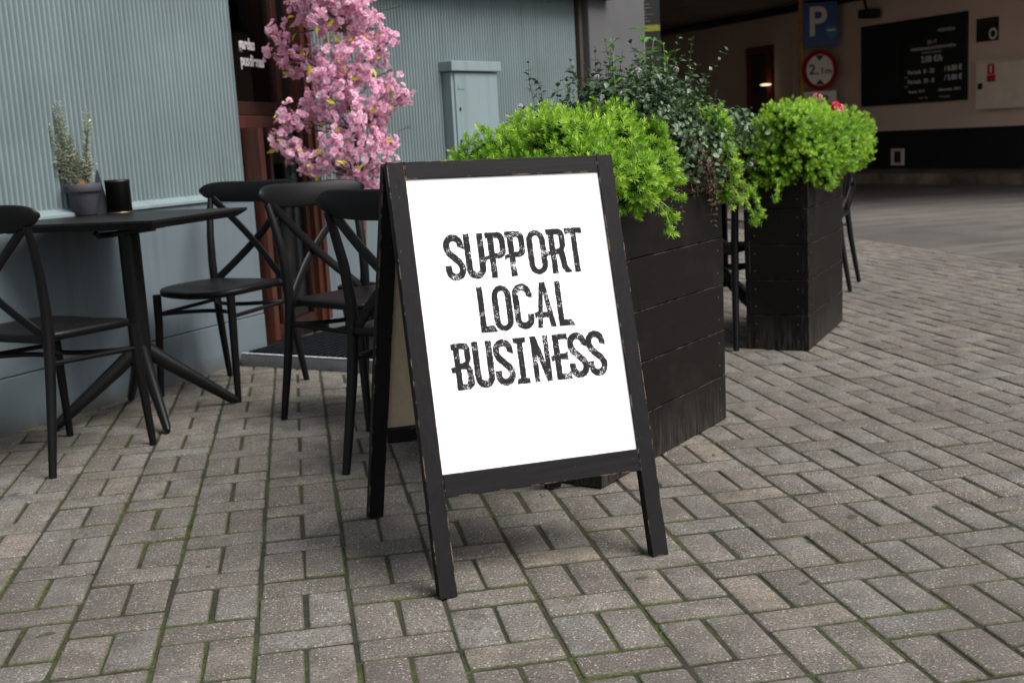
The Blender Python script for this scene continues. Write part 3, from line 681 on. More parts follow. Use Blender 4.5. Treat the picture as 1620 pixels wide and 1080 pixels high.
def G_U(): return [stroke([(-.165, .5), (-.165, .1), (-.165, -.20)]+arc(0, -.26, .165, .168, 180, 360)[1:-1]+[(.165, -.20), (.165, .1), (.165, .5)], GW)]
def G_S(): return [stroke([(.17, .20), (.17, .26)]+arc(0, .27, .168, .16, 10, 180, 10)+[(-.165, .20), (-.12, .10), (.11, -.11), (.162, -.20)]+arc(0, -.27, .168, .16, 0, -180, 10)+[(-.17, -.22), (-.17, -.17)], GW, .03, 0)]
def G_C(): return [stroke([(.17, .20), (.17, .26)]+arc(0, .27, .165, .16, 10, 180, 10)+[(-.165, .1), (-.165, -.1)]+arc(0, -.27, .165, .16, 180, 360, 10)+[(.165, -.22), (.165, -.17)], GW, .03, 0)]
def G_P(): return [[(-.24, .5)]+arc(.07, .33, .17, .17, 90, 0, 6)+arc(.07, .09, .17, .17, 0, -90, 6)+[(-.035, -.08), (-.035, -.5), (-.18, -.5), (-.18, -.09), (-.245, -.09), (-.29, -.14), (-.30, -.02), (-.19, .0), (-.19, .38), (-.24, .37)],
                   [(-.04, .37)]+arc(.03, .30, .065, .07, 90, 0, 4)+arc(.03, .11, .065, .07, 0, -90, 4)+[(-.04, .04)]]
def G_R(): return [[(-.24, .5)]+arc(.06, .34, .17, .16, 90, 0, 6)+arc(.06, .13, .17, .13, 0, -50, 5)+[(.20, -.10), (.215, -.32), (.27, -.42), (.32, -.46), (.31, -.5), (.15, -.5), (.075, -.38), (.055, -.2), (.03, -.08), (-.035, -.08), (-.035, -.5), (-.18, -.5), (-.18, -.09), (-.245, -.09), (-.29, -.13), (-.30, -.01), (-.19, .0), (-.19, .38), (-.24, .37)],
                   [(-.04, .37)]+arc(.025, .30, .06, .07, 90, 0, 4)+arc(.025, .12, .06, .07, 0, -90, 4)+[(-.04, .05)]]
def G_T(): return [[(-.225, .5), (.225, .5), (.225, .36), (.07, .385), (.07, -.5), (-.07, -.5), (-.07, .385), (-.20, .36), (-.225, .40)]]
def G_L(): return [[(-.16, .5), (-.02, .5), (-.02, -.36), (.16, -.36), (.25, -.5), (-.16, -.5)]]
def G_A(): return [[(-.07, .5), (.07, .5), (.235, -.5), (.10, -.5), (.07, -.29), (-.08, -.29), (-.115, -.5), (-.235, -.5), (-.20, -.26), (-.25, -.29), (-.285, -.16), (-.18, -.14)], [(-.06, -.16), (.05, -.16), (.0, .28), (-.005, .28)]]
def G_B(): return [[(-.24, .5)]+arc(.06, .36, .15, .14, 90, 0, 5)+[(.21, .14), (.15, .03), (.225, -.08)]+arc(.07, -.34, .17, .16, 0, -90, 6)+[(-.19, -.5), (-.19, -.11), (-.27, -.13), (-.29, -.01), (-.19, .01), (-.19, .37), (-.24, .37)],
                   [(-.05, .375)]+arc(.02, .32, .05, .055, 90, 0, 3)+arc(.02, .13, .05, .055, 0, -90, 3)+[(-.05, .075)], [(-.05, -.06)]+arc(.03, -.13, .055, .07, 90, 0, 3)+arc(.03, -.31, .055, .065, 0, -90, 3)+[(-.05, -.375)]]
def G_I(): return [[(-.16, .5), (.16, .5), (.15, .40), (.07, .38), (.07, -.38), (.15, -.40), (.16, -.5), (-.16, -.5), (-.15, -.40), (-.07, -.38), (-.07, .38), (-.15, .40)]]
def G_N(): return [[(-.23, .5), (-.09, .5), (.095, -.06), (.095, .5), (.22, .5), (.22, -.5), (.09, -.5), (-.095, .10), (-.095, -.5), (-.22, -.5), (-.22, .36)]]
def G_E(): return [[(-.18, .5), (.20, .5), (.20, .36), (.12, .38), (-.03, .38), (-.03, .07), (.10, .07), (.17, .11), (.17, -.08), (.10, -.06), (-.03, -.06), (-.03, -.38), (.12, -.38), (.19, -.33), (.21, -.5), (-.18, -.5), (-.18, -.07), (-.25, -.10), (-.27, .03), (-.18, .05)]]
GL = dict(S=G_S, U=G_U, P=G_P, O=G_O, R=G_R, T=G_T, L=G_L, C=G_C, A=G_A, B=G_B, I=G_I, N=G_N, E=G_E)
def ink():
    mt, n, b = newmat('distressed_print_ink'); v = coords(n, 'Object', (1, 1, 1))
    fn = noise(n, 420, 3, .6, v); bg_ = noise(n, 45, 3, .6, v)
    thr = mth(n, 'ADD', mth(n, 'MULTIPLY', bg_, .75), mth(n, 'SUBTRACT', fn, .04))
    c = ramp(n, thr, [(.995, (.019, .018, .022)), (1.007, (.85, .85, .85))])
    n.links.new(c, b.inputs['Base Color']); b.inputs['Roughness'].default_value = .6; b.inputs['Specular IOR Level'].default_value = .1
    return mt
M['ink'] = ink()
LH = .1075
rough_rng = random.Random(3)
def ragged(poly):
    out = []; n_ = len(poly)
    for i in range(n_):
        a, b = poly[i], poly[(i+1) % n_]; l = math.hypot(b[0]-a[0], b[1]-a[1]); k = max(1, int(l/.035))
        for j in range(k):
            t = j/k; q = (a[0]+(b[0]-a[0])*t, a[1]+(b[1]-a[1])*t)
            am = .0038
            out.append((q[0]+rough_rng.gauss(0, am), q[1]+rough_rng.gauss(0, am)))
    return out
words = dict(SUPPORT=(.7515, [-.1487, -.0986, -.0450, .0039, .057, .1085, .1552]), LOCAL=(.6253, [-.0905, -.0477, .0038, .0575, .1050]), BUSINESS=(.4994, [-.1620, -.1115, -.0610, -.0185, .0313, .0830, .1256, .1736]))
for wd, (tc_, xs) in words.items():
    me = bpy.data.meshes.new('lettering'); wv = []; wf = []
    for ch, x0 in zip(wd, xs):
        cu = bpy.data.curves.new('glyph', 'CURVE'); cu.dimensions = '2D'; cu.fill_mode = 'BOTH'
        for poly in GL[ch]():
            pl = ragged(poly); s_ = cu.splines.new('POLY'); s_.points.add(len(pl)-1)
            for k, (px, py) in enumerate(pl): s_.points[k].co = (x0+px*LH*.93, tc_+py*LH, 0, 1)
            s_.use_cyclic_u = True
        t = bpy.data.objects.new('g', cu); col.objects.link(t); bpy.context.view_layer.update()
        gm = bpy.data.meshes.new_from_object(t.evaluated_get(bpy.context.evaluated_depsgraph_get())); bpy.data.objects.remove(t)
        o0 = len(wv); wv += [tuple(v.co) for v in gm.vertices]; wf += [tuple(i+o0 for i in p.vertices) for p in gm.polygons]
    me.from_pydata(wv, [], wf)
    for v in me.vertices: v.co = FP(v.co.x, v.co.y, .0054)
    me.materials.clear(); me.materials.append(M['ink']); o = bpy.data.objects.new('lettering', me); col.objects.link(o); o.parent = poster

# ------------------------------------------------------------------ cross-back chair
def make_chair(label):
    root = empty('cross_back_chair', (0, 0, 0), label=label, cat='chair', group='black cross-back cafe chairs')
    m = M['chair']
    def post(s): return [(s*.214, -.232, 0), (s*.208, -.212, .12), (s*.200, -.186, .28), (s*.195, -.168, .43), (s*.196, -.166, .52), (s*.203, -.178, .64), (s*.212, -.200, .74), (s*.217, -.218, .80)]
    for s in (-1, 1):
        b = MB(); b.tube(post(s), [.0125, .0145, .0165, .018, .0175, .016, .0145, .012], 14); b.build('back_post', m, root)
        b = MB(); b.tube([(s*.196, .188, .428), (s*.197, .192, .30), (s*.203, .204, .12), (s*.207, .212, 0)], [.0175, .0165, .0145, .0125], 14); b.build('leg', m, root)
    # top rail
    nX = 28; vs = []; fs = []
    for i in range(nX+1):
        u = -1+2*i/nX; x = .264*u
        y = -.256+.052*abs(u)**1.8
        k = max(0.02, (1-abs(u)**4.5))**.5
        zc = .822+.012*u*u; h0 = .046*k; h1 = .044*k
        th = .0085*(.35+.65*k)
        ring = [(-th*.4, -h0), (th*.4, -h0), (th, -h0*.82), (th, h1*.82), (th*.4, h1), (-th*.4, h1), (-th, h1*.82), (-th, -h0*.82)]
        for dy, dz in ring: vs.append((x, y+dy-dz*.18, zc+dz))
    for i in range(nX):
        for k in range(8): fs.append((i*8+k, i*8+(k+1) % 8, (i+1)*8+(k+1) % 8, (i+1)*8+k))
    fs.append(tuple(range(8))[::-1]); fs.append(tuple(nX*8+k for k in range(8)))
    b = MB(); b.add(vs, [f[::-1] for f in fs], True); b.build('top_rail', m, root)
    # crossed slats
    for s in (-1, 1):
        pts = []
        for i in range(15):
            t = i/14; x = s*(-.198+.375*t); z = .795-.345*t
            y = -.212+.040*t-.034*math.sin(math.pi*t)+(-.0075 if s > 0 else .0075)*math.sin(math.pi*t)
            pts.append((x, y, z))
        b = MB(); b.tube(pts, 1, 12, flat=(.0058, .0175), ref=(0, 1, 0)); b.build('cross_slat', m, root)
    # seat
    out = []
    for k in range(56):
        a = 2*math.pi*k/56; c_, s_ = math.cos(a), math.sin(a)
        e = .62 if s_ > 0 else .42
        x = abs(c_)**e*(1 if c_ > 0 else -1); y = abs(s_)**e*(1 if s_ > 0 else -1)
        hwid = .200+.024*(y*.5+.5)
        out.append((x*hwid, .022+y*.205))
    rings = [(.93, -.0155), (.985, -.0125), (1.0, -.002), (1.0, .006), (.985, .0115), (.93, .0145), (.75, .0125), (.5, .009), (.25, .007)]
    vs = []; fs = []
    for sc, dz in rings:
        for x, y in out:
            sad = -.006*((1-abs(x)/.22))+.007*max(0, (y-.05)/.17)**2*-1
            vs.append((x*sc, .022+(y-.022)*sc, .442+dz+sad))
    for r in range(len(rings)-1):
        for k in range(56): fs.append((r*56+k, r*56+(k+1) % 56, (r+1)*56+(k+1) % 56, (r+1)*56+k))
    fs.append(tuple(range(56))[::-1]); fs.append(tuple((len(rings)-1)*56+k for k in range(56)))
    b = MB(); b.add(vs, fs, True)
    b.build('seat', m, root)
    b = MB()
    for s in (-1, 1): b.tube([(s*.192, -.185, .437), (s*.176, -.12, .440)], 1, 10, flat=(.0165, .011), ref=(0, 0, 1))
    b.tube([(-.19, -.172, .437), (.19, -.172, .437)], 1, 12, flat=(.015, .011), ref=(0, 0, 1))
    b.build('seat_frame', m, root)
    for s in (-1, 1):
        b = MB(); b.tube([(s*.198, .192, .345), (s*.196, .0, .352), (s*.198, -.176, .358)], .0085, 10); b.build('stretcher', m, root)
    def bow(y0, cur, z):
        return [(x*.198, y0+cur*(1-x*x), z) for x in np.linspace(-1, 1, 15)]
    b = MB(); b.tube(bow(.190, -.13, .345), .0085, 10); b.build('stretcher', m, root)
    b = MB(); b.tube(bow(-.176, .13, .358), .0085, 10); b.build('stretcher', m, root)
    return root
proto = make_chair('black cross-back chair cut off by the left picture edge, backrest nearest the camera')
def place_chair(o, rear_l, rear_r, front_vec, label=None):
    """rear feet positions in plan; chair faces +y locally"""
    a, b2 = Vector(rear_l), Vector(rear_r); c = (a+b2)/2; fv = Vector(front_vec).normalized()
    p = c+fv*.232; o.location = (p.x, p.y, 0); o.rotation_euler = (0, 0, math.atan2(fv.y, fv.x)-math.pi/2)
    if label: o['label'] = label
def perp(a, b_, sgn=1):
    d = Vector(b_)-Vector(a); return Vector((-d.y, d.x))*sgn
place_chair(proto, (-.874, 1.653), (-1.215, 1.93), (.267, .335))
chB = copy_tree(proto); place_chair(chB, (-.395, 3.215), (-.065, 2.932), (-.60, -.78), 'black cross-back chair between the small table and the red-brown door, facing the table')
chC = copy_tree(proto); place_chair(chC, (-.147, 2.216), (.161, 2.488), (.66, -.75), 'black cross-back chair whose curved backrest catches grey light, in front of the door')
chD = copy_tree(proto); place_chair(chD, (.039, 1.352), (.36, 1.075), (.64, .74), 'black cross-back chair half hidden behind the left edge of the white sign')
chE = copy_tree(proto); place_chair(chE, (3.10, 4.20), (3.333, 4.553), (-.84, .55), 'black cross-back chair behind the right end of the far planter, only its back legs showing')
chF = copy_tree(proto); place_chair(chF, (1.50, 3.00), (1.83, 2.73), (.64, .77), 'black cross-back chair seen only in the gap between the two planters')

# ------------------------------------------------------------------ bistro table
def make_table(label):
    root = empty('bistro_table', (0, 0, 0), label=label, cat='table', group='small square black cafe tables')
    zt_ = .776; h = .328
    b = MB(); ch_ = .03
    b.hexa([(-h+ch_, -h+ch_, zt_-.032), (h-ch_, -h+ch_, zt_-.032), (h-ch_, h-ch_, zt_-.032), (-h+ch_, h-ch_, zt_-.032), (-h, -h, zt_-.011), (h, -h, zt_-.011), (h, h, zt_-.011), (-h, h, zt_-.011)])
    b.box(-h, -h, zt_-.0108, h, h, zt_); b.build('table_top', M['table'], root, bevel=.002)
    b = MB(); b.box(-.14, -.03, zt_-.05, .14, .03, zt_-.033); b.box(-.03, -.14, zt_-.068, .03, .14, zt_-.051); b.build('bracket', M['metal'], root, bevel=.003)
    b = MB(); b.tube([(0, -.115, zt_-.062), (0, -.185, zt_-.060), (0, -.20, zt_-.045)], .009, 10); b.build('latch', M['metal'], root)
    b = MB(); b.tube([(0, 0, .20), (0, 0, zt_-.069)], .040, 24); b.build('column', M['metal'], root)
    for k in range(4):
        a = math.pi/2*k+math.pi/4; c_, s_ = math.cos(a), math.sin(a)
        b = MB(); b.tube([(.022*c_, .022*s_, .262), (.09*c_, .09*s_, .205), (.33*c_, .33*s_, .022), (.352*c_, .352*s_, .010)], [.030, .029, .019, .010], 14, flat=(1, .8)); b.build('foot', M['metal'], root)
    return root
tab = make_table('small square black table with a potted plant and a black canister on it')
tab.location = (-.675, 2.47, 0); tab.rotation_euler = (0, 0, R_(-72+45))
t2 = copy_tree(tab); t2.location = (.66, 1.86, 0); t2.rotation_euler = (0, 0, R_(8)); t2['label'] = 'small square black table mostly hidden behind the white sign'
t3 = copy_tree(tab); t3.location = (2.02, 3.42, 0); t3.rotation_euler = (0, 0, R_(-20)); t3['label'] = 'small square black table whose splayed feet show between the two planters'

# pot, canister, menu card on the first table
ZT = .7765
PX = Vector((-.867, 2.745))
pot = empty('plant_pot', (PX.x, PX.y, ZT), label='dark grey clay pot with a rim holding a pale grey-green plant on the table', cat='plant pot')
b = MB(); b.lathe([(.040, 0), (.0435, .004), (.060, .088), (.0605, .090), (.068, .092), (.070, .096), (.0715, .122), (.069, .125), (.063, .125), (.060, .112), (.001, .110)], (0, 0, 0), 40)
b.build('pot', M['pot'], pot)
b = MB(); b.lathe([(.001, .0), (.0595, .0)], (0, 0, .1135), 24); b.build('soil', M['soil'], pot)
cp = Vector((-.742, 2.80))
cn = empty('canister', (cp.x, cp.y, ZT), label='black cylindrical tin canister beside the plant pot on the small table', cat='canister')
b = MB(); b.lathe([(.0485, .004), (.0485, .118), (.0495, .119), (.0495, .130), (.046, .132), (.001, .132)], (0, 0, 0), 40); b.build('body', M['metal'], cn)
b = MB(); b.lathe([(.047, 0), (.0495, .001), (.0495, .0035), (.047, .0038)], (0, 0, 0), 40); b.build('base_ring', simple('brass_ring', (.35, .26, .18), .35, .1, 10, 0, metal=.8), cn)
mc = MB(); mx_, my_ = -.825, 2.81
mc.add([(-.035, -.02, 0), (.045, -.02, 0), (.012, -.004, .175), (.008, -.004, .175), (-.035, .03, 0), (.045, .03, 0), (.012, .004, .175), (.008, .004, .175)], [(0, 1, 2, 3), (5, 4, 7, 6), (1, 5, 6, 2), (4, 0, 3, 7), (3, 2, 6, 7), (0, 4, 5, 1)])
mo = mc.build('menu_card', simple('dark_blue_card', (.008, .012, .022), .5, .2, 10, 0)); mo.location = (mx_, my_, ZT); mo.rotation_euler = (0, 0, .2)
tag(mo, 'dark blue-black folded table card standing behind the plant pot', 'menu card')

# ------------------------------------------------------------------ planters
SCM = None
def make_planter(N0, e1, L, W, H, label, boards=(.156,)*5, tl=0.0):
    root = empty('planter', (N0[0], N0[1], 0), math.atan2(e1[1], e1[0]), label=label, cat='planter', group='black plank planters')
    z = .0; hs_ = list(boards); rest = H-sum(hs_); hs_.append(rest)
    for i, h in enumerate(hs_):
        z0, z1 = z+.0015, z+h-.0015; z += h
        def off(zz): return .012*zz/H*tl
        for nm, c in (('side', [(0, 0), (L, 0), (L, .022), (0, .022)]), ('side', [(0, W-.022), (L, W-.022), (L, W), (0, W)]), ('end', [(.001, .0225), (.023, .0225), (.023, W-.0225), (.001, W-.0225)]), ('end', [(L-.023, .0225), (L-.001, .0225), (L-.001, W-.0225), (L-.023, W-.0225)])):
            j = RNG.normal(0, .0008, 2)
            def sh(p, zz):   # the box flares out a little towards the top
                fx = (p[0]/L-.5)*2*.008*zz/H*tl; fy = (p[1]/W-.5)*2*.006*zz/H*tl
                return (p[0]+fx+j[0], p[1]+fy+j[1], zz)
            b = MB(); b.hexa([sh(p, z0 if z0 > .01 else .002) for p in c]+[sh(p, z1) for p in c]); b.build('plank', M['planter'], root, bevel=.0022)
    b = MB(); b.box(.026, .026, .01, L-.026, W-.026, H-.05); b.build('soil', M['soil'], root)
    global SCM
    z = 0
    for h in hs_[:-1]:
        for zz in (z+.04, z+h-.04):
            for (px, py, ax_) in ((.05, -.0015, 0), (L-.05, -.0015, 0), (-.0008, .045, 1), (-.0008, W-.045, 1)):
                if SCM is None:
                    b = MB(); b.tube([(0, -.0012, 0), (0, .004, 0)], .0032, 8); o = b.build('screw', simple('screw_heads', (.10, .095, .09), .5, .5, 60, 0, metal=.5), root); SCM = o.data
                else:
                    o = bpy.data.objects.new('screw', SCM); col.objects.link(o); o.parent = root
                fy = (py/W-.5)*2*.006*zz/H*tl if ax_ else -.006*zz/H*tl; fx = -.008*zz/H*tl if ax_ else 0
                o.location = (px+fx, py+fy, zz); o.rotation_euler = (0, 0, -math.pi/2 if ax_ else 0)
        z += h
    return root
A1 = Vector((.691, .723)).normalized(); A2 = Vector((-A1.y, A1.x)); N1 = Vector((.736, .934))
B1 = Vector((.588, .81)).normalized(); B2 = Vector((-B1.y, B1.x)); N2 = Vector((2.113, 2.592))
make_planter(N1, A1, .883, .33, .845, 'tall black plank planter right behind the white sign, nearer of the two', tl=.6)
make_planter(N2, B1, .81, .275, .845, 'tall black plank planter standing farther back on the right, sedum spilling over it', tl=.8)

# ------------------------------------------------------------------ foliage tools
def leaf_mat(name, stops, rough=.5, transl=.3, attr='tone', tint=None, spec=.4):
    mt, n, b = newmat(name)
    at = N(n, 'ShaderNodeAttribute', attribute_name=attr).outputs['Fac']
    c = ramp(n, at, stops)
    if tint is not None:
        a2 = N(n, 'ShaderNodeAttribute', attribute_name='edge').outputs['Fac']; c = mix(n, a2, c, tint)
    n.links.new(c, b.inputs['Base Color']); b.inputs['Roughness'].default_value = rough; b.inputs['Specular IOR Level'].default_value = spec
    t = N(n, 'ShaderNodeBsdfTranslucent'); n.links.new(c, t.inputs[0]); mx = N(n, 'ShaderNodeMixShader'); mx.inputs[0].default_value = transl
    n.links.new(b.outputs[0], mx.inputs[1]); n.links.new(t.outputs[0], mx.inputs[2]); n.links.new(mx.outputs[0], n.nodes['Material Output'].inputs[0])
    return mt
def unit(a): return a/np.maximum(np.linalg.norm(a, axis=-1, keepdims=True), 1e-9)
def frames(d, spin=None):
    """rotation matrices (N,3,3) whose z column is d"""
    d = unit(d); h = np.where(np.abs(d[:, 2:3]) < .9, np.array([[0, 0, 1.]]), np.array([[1., 0, 0]]))
    x = unit(np.cross(h, d)); y = np.cross(d, x)
    a = RNG.random(len(d))*2*np.pi if spin is None else spin
    c, s = np.cos(a)[:, None], np.sin(a)[:, None]
    return np.stack([x*c+y*s, -x*s+y*c, d], axis=2)
def instances(tv, tf, pos, Rm, size):
    """template verts (k,3), faces (m,q) -> joined arrays"""
    V = np.einsum('nij,kj->nki', Rm, tv)*size[:, None, None]+pos[:, None, :]
    k = len(tv); F = (tf[None]+(np.arange(len(pos))*k)[:, None, None]).reshape(-1, tf.shape[1])
    return V.reshape(-1, 3), F
def sedum_template(nl=21, ln=.0205, wd=.0034, stem=.020, seed=0):
    rg = np.random.default_rng(seed); vs = []; fs = []
    for i in range(nl):
        t = i/(nl-1); az = i*2.39996+rg.normal(0, .25); el = math.radians(92-66*t+rg.normal(0, 8))   # angle from the axis
        l = ln*(1-.30*t)*rg.uniform(.8, 1.15); z0 = -stem+stem*t
        ax = np.array([math.cos(az)*math.sin(el), math.sin(az)*math.sin(el), math.cos(el)])
        sd_ = unit(np.cross(ax, [0, 0, 1.]) if abs(ax[2]) < .99 else np.array([1., 0, 0])); up = np.cross(sd_, ax)
        b0 = np.array([0, 0, z0])
        curl = up*l*.10*(-1)
        b = len(vs)
        vs += [b0-sd_*wd*.25, b0+ax*l*.45+sd_*wd*-.5+up*.0006, b0+ax*l+curl*-1, b0+ax*l*.45+sd_*wd*.5+up*.0006]
        fs.append((b, b+1, b+2, b+3))
    return np.array(vs), np.array(fs)
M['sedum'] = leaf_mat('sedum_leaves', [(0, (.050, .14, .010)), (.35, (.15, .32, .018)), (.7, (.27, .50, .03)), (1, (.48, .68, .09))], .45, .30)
SED = [sedum_template(seed=k) for k in range(5)]
def lobes_surface(lobes, n, shell=(.78, 1.06), inner=.78, squash=1.0):
    """points on the union of ellipsoid lobes (x,y,z,rx,ry,rz)"""
    L = np.array(lobes, float); area = (L[:, 3]*L[:, 4]*L[:, 5])**(2/3); P = []; D = []
    cnt = 0
    while cnt < n:
        k = RNG.choice(len(L), n*2, p=area/area.sum()); d = unit(RNG.normal(size=(n*2, 3)))
        rr = RNG.uniform(*shell, size=(n*2, 1)); p = L[k, :3]+d*L[k, 3:6]*rr
        q = (p[:, None, :]-L[None, :, :3])/L[None, :, 3:6]; ins = (np.linalg.norm(q, axis=2) < inner).any(axis=1)
        nn = unit(d/L[k, 3:6]); keep = ~ins
        P.append(p[keep]); D.append(nn[keep]); cnt += keep.sum()
    return np.concatenate(P)[:n], np.concatenate(D)[:n]
def to_world(o, e1, e2, pts):
    pts = np.array(pts, float); return np.c_[o[0]+e1[0]*pts[:, 0]+e2[0]*pts[:, 1], o[1]+e1[1]*pts[:, 0]+e2[1]*pts[:, 1], pts[:, 2]]
def sedum(name, label, o, e1, e2, L, W, lobes, n, strands, H=.845):
    P, D = lobes_surface(lobes, n)
    up = np.array([0, 0, 1.]); bump_ = RNG.normal(0, .006, (len(P), 1)); P = P+D*bump_
    # keep out of the box below its rim
    P[:, 2] = np.where((P[:, 0] > -.0) & (P[:, 0] < L) & (P[:, 1] > 0) & (P[:, 1] < W), np.maximum(P[:, 2], H-.03), P[:, 2])
    pos = to_world(o, e1, e2, P); dw = to_world((0, 0), e1, e2, D)
    dirs = unit(dw*1.0+up*.22+RNG.normal(0, .32, dw.shape))
    size = RNG.uniform(.75, 1.2, len(pos)); tone = np.clip(.62+RNG.normal(0, .16, len(pos))+.16*np.sin(pos[:, 0]*23+1)*np.sin(pos[:, 1]*19)+.12*np.sin(pos[:, 2]*31), 0, 1)
    # hanging strands
    sp, sdr, ss = [], [], []
    ST = MB()
    for (a, bq, z0, ox, oy, ln) in strands:
        w0 = to_world(o, e1, e2, [(a, bq, z0)])[0]; out = to_world((0, 0), e1, e2, [(ox, oy, 0)])[0]; out[2] = 0; out = unit(out)
        p = w0.copy(); d = unit(out*1.0+np.array([0, 0, .1])); k = int(ln/.013); path = [p.copy()]
        wob = unit(RNG.normal(size=3))*.25
        for i in range(k):
            d = unit(d+np.array([0, 0, -.22])+wob*.12*math.sin(i*.7)+RNG.normal(0, .05, 3)); p = p+d*.013; path.append(p.copy())
            sp.append(p.copy()+RNG.normal(0, .004, 3)); sdr.append(unit(d*.35+RNG.normal(0, .6, 3)+out*.6+np.array([0, 0, .3]))); ss.append(RNG.uniform(.6, 1.0))
        for q in range(3): sp.append(p+RNG.normal(0, .008, 3)); sdr.append(unit(d*.4+np.array([0, 0, .5])+RNG.normal(0, .4, 3)+out*.5)); ss.append(RNG.uniform(.8, 1.1))
        ST.tube([tuple(x) for x in path], .0016, 5)
    if sp:
        pos = np.r_[pos, np.array(sp)]; dirs = np.r_[dirs, np.array(sdr)]; size = np.r_[size, np.array(ss)]; tone = np.r_[tone, np.clip(.72+RNG.normal(0, .15, len(sp)), 0, 1)]
    VV = []; FF = []; TT = []; off = 0
    which = RNG.integers(0, len(SED), len(pos))
    for k, (tv, tf) in enumerate(SED):
        s = which == k; Rm = frames(dirs[s]); v, f = instances(tv, tf, pos[s], Rm, size[s])
        VV.append(v); FF.append(f+off); off += len(v)
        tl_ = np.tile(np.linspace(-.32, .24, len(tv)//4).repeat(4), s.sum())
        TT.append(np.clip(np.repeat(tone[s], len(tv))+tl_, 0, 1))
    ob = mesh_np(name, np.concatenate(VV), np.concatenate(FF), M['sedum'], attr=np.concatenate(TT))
    tag(ob, label, 'plant')
    if strands: ST.build('trailing_stems', M['stemg'], ob)
    # woody inside of the mound
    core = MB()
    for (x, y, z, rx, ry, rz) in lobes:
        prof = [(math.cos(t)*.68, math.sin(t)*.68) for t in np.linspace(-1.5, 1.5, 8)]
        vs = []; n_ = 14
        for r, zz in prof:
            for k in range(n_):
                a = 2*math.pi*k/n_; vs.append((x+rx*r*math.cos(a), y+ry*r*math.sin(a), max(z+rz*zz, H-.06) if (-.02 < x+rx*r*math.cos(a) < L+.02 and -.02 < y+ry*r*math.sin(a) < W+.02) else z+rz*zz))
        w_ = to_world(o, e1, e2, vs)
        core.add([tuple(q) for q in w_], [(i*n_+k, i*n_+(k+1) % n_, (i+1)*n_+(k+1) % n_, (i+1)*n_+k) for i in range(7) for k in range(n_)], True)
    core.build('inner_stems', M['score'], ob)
    return ob
M['stemg'] = simple('pale_green_stems', (.20, .28, .08), .6, .2, 30, 0)
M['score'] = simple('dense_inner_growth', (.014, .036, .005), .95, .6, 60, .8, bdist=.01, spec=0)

# nearer planter: sedum mound at the near end
lob1 = [(.10, .16, .93, .17, .20, .12), (-.02, .02, .885, .13, .14, .10), (.02, .30, .91, .15, .14, .11), (-.07, .33, .87, .12, .13, .08), (.22, .04, .90, .13, .13, .12), (.28, .10, .97, .12, .13, .11),
        (.16, .22, 1.0, .12, .13, .075), (.04, .10, .96, .12, .12, .10), (.30, -.04, .87, .08, .08, .08), (.12, -.06, .85, .12, .09, .09), (-.10, .16, .87, .10, .12, .09), (.36, .0, .93, .07, .08, .09)]
st1 = [(.20, -.07, .80, .3, -1, .11), (.27, -.08, .82, .5, -1, .07), (.16, -.09, .80, -.2, -1, .13), (.33, -.06, .86, .9, -.6, .07)]
sedum('sedum', 'bright lime-green sedum mound spilling over the near end of the nearer planter', N1, A1, A2, .883, .33, lob1, 2500, st1)
lob2 = [(.84, .02, .93, .075, .085, .13), (.87, .08, .90, .07, .09, .13), (.83, -.04, .84, .055, .05, .10), (.88, .14, .98, .07, .09, .10)]
st2 = [(.84, -.05, .82, .2, -1, .17), (.87, -.04, .84, .9, -.5, .12), (.80, -.05, .80, -.3, -1, .10), (.87, -.03, .78, .6, -.9, .16)]
sedum('sedum', 'smaller lime-green sedum hanging over the far corner of the nearer planter', N1, A1, A2, .883, .33, lob2, 760, st2)
lob3 = [(.05, .09, .965, .14, .16, .125), (.20, .10, .965, .16, .16, .125), (.36, .08, .955, .17, .17, .13), (.54, .12, .94, .17, .18, .13), (.70, .12, .92, .14, .16, .12), (.20, -.03, .88, .15, .11, .13), (.42, -.05, .88, .16, .12, .14), (.66, -.04, .87, .16, .13, .13),
        (.86, .06, .86, .11, .14, .11), (.00, .22, .90, .10, .11, .10), (.04, .0, .84, .12, .10, .12), (-.03, .13, .82, .08, .12, .11), (1.05, .03, .93, .15, .15, .13), (1.08, .0, .86, .13, .12, .12), (.10, -.05, .77, .09, .06, .08)]
st3 = [(.02, -.05, .78, -.3, -1, .10), (-.08, .10, .76, -1, 0, .14), (-.07, .18, .76, -1, .3, .08), (.30, -.10, .80, .2, -1, .06)]
sedum('sedum', 'large lime-green sedum mound filling the farther planter', N2, B1, B2, .81, .30, lob3, 4000, st3)

# ------------------------------------------------------------------ broad-leaved herbs
def leaf_template(w=.5, fold=.10, droop=.12):
    v = np.array([(0, 0, 0), (.22, -w*.34, fold*.6), (.55, -w*.5*.9, fold), (1, 0, -droop), (.55, w*.5*.9, fold), (.22, w*.34, fold*.6), (.3, 0, 0), (.65, 0, -droop*.3)])
    f = np.array([(0, 1, 2, 6), (6, 2, 3, 7), (0, 6, 4, 5), (6, 7, 3, 4)])
    return v, f
def leaf_frames(axis, nrm):
    x = unit(axis); z = unit(nrm-x*np.sum(nrm*x, axis=1, keepdims=True)); y = np.cross(z, x); return np.stack([x, y, z], axis=2)
M['mint'] = leaf_mat('mint_leaves', [(0, (.018, .045, .014)), (.5, (.05, .105, .036)), (.8, (.095, .165, .07)), (1, (.17, .25, .13))], .42, .18, spec=.6)
M['mintb'] = leaf_mat('fresh_green_leaves', [(0, (.06, .16, .03)), (1, (.16, .34, .06))], .4, .3)
M['brownleaf'] = leaf_mat('withered_leaves', [(0, (.05, .022, .014)), (.6, (.11, .055, .035)), (1, (.12, .14, .05))], .7, .15)
M['lilac'] = leaf_mat('lilac_florets', [(0, (.42, .34, .46)), (1, (.88, .82, .90))], .7, .3)
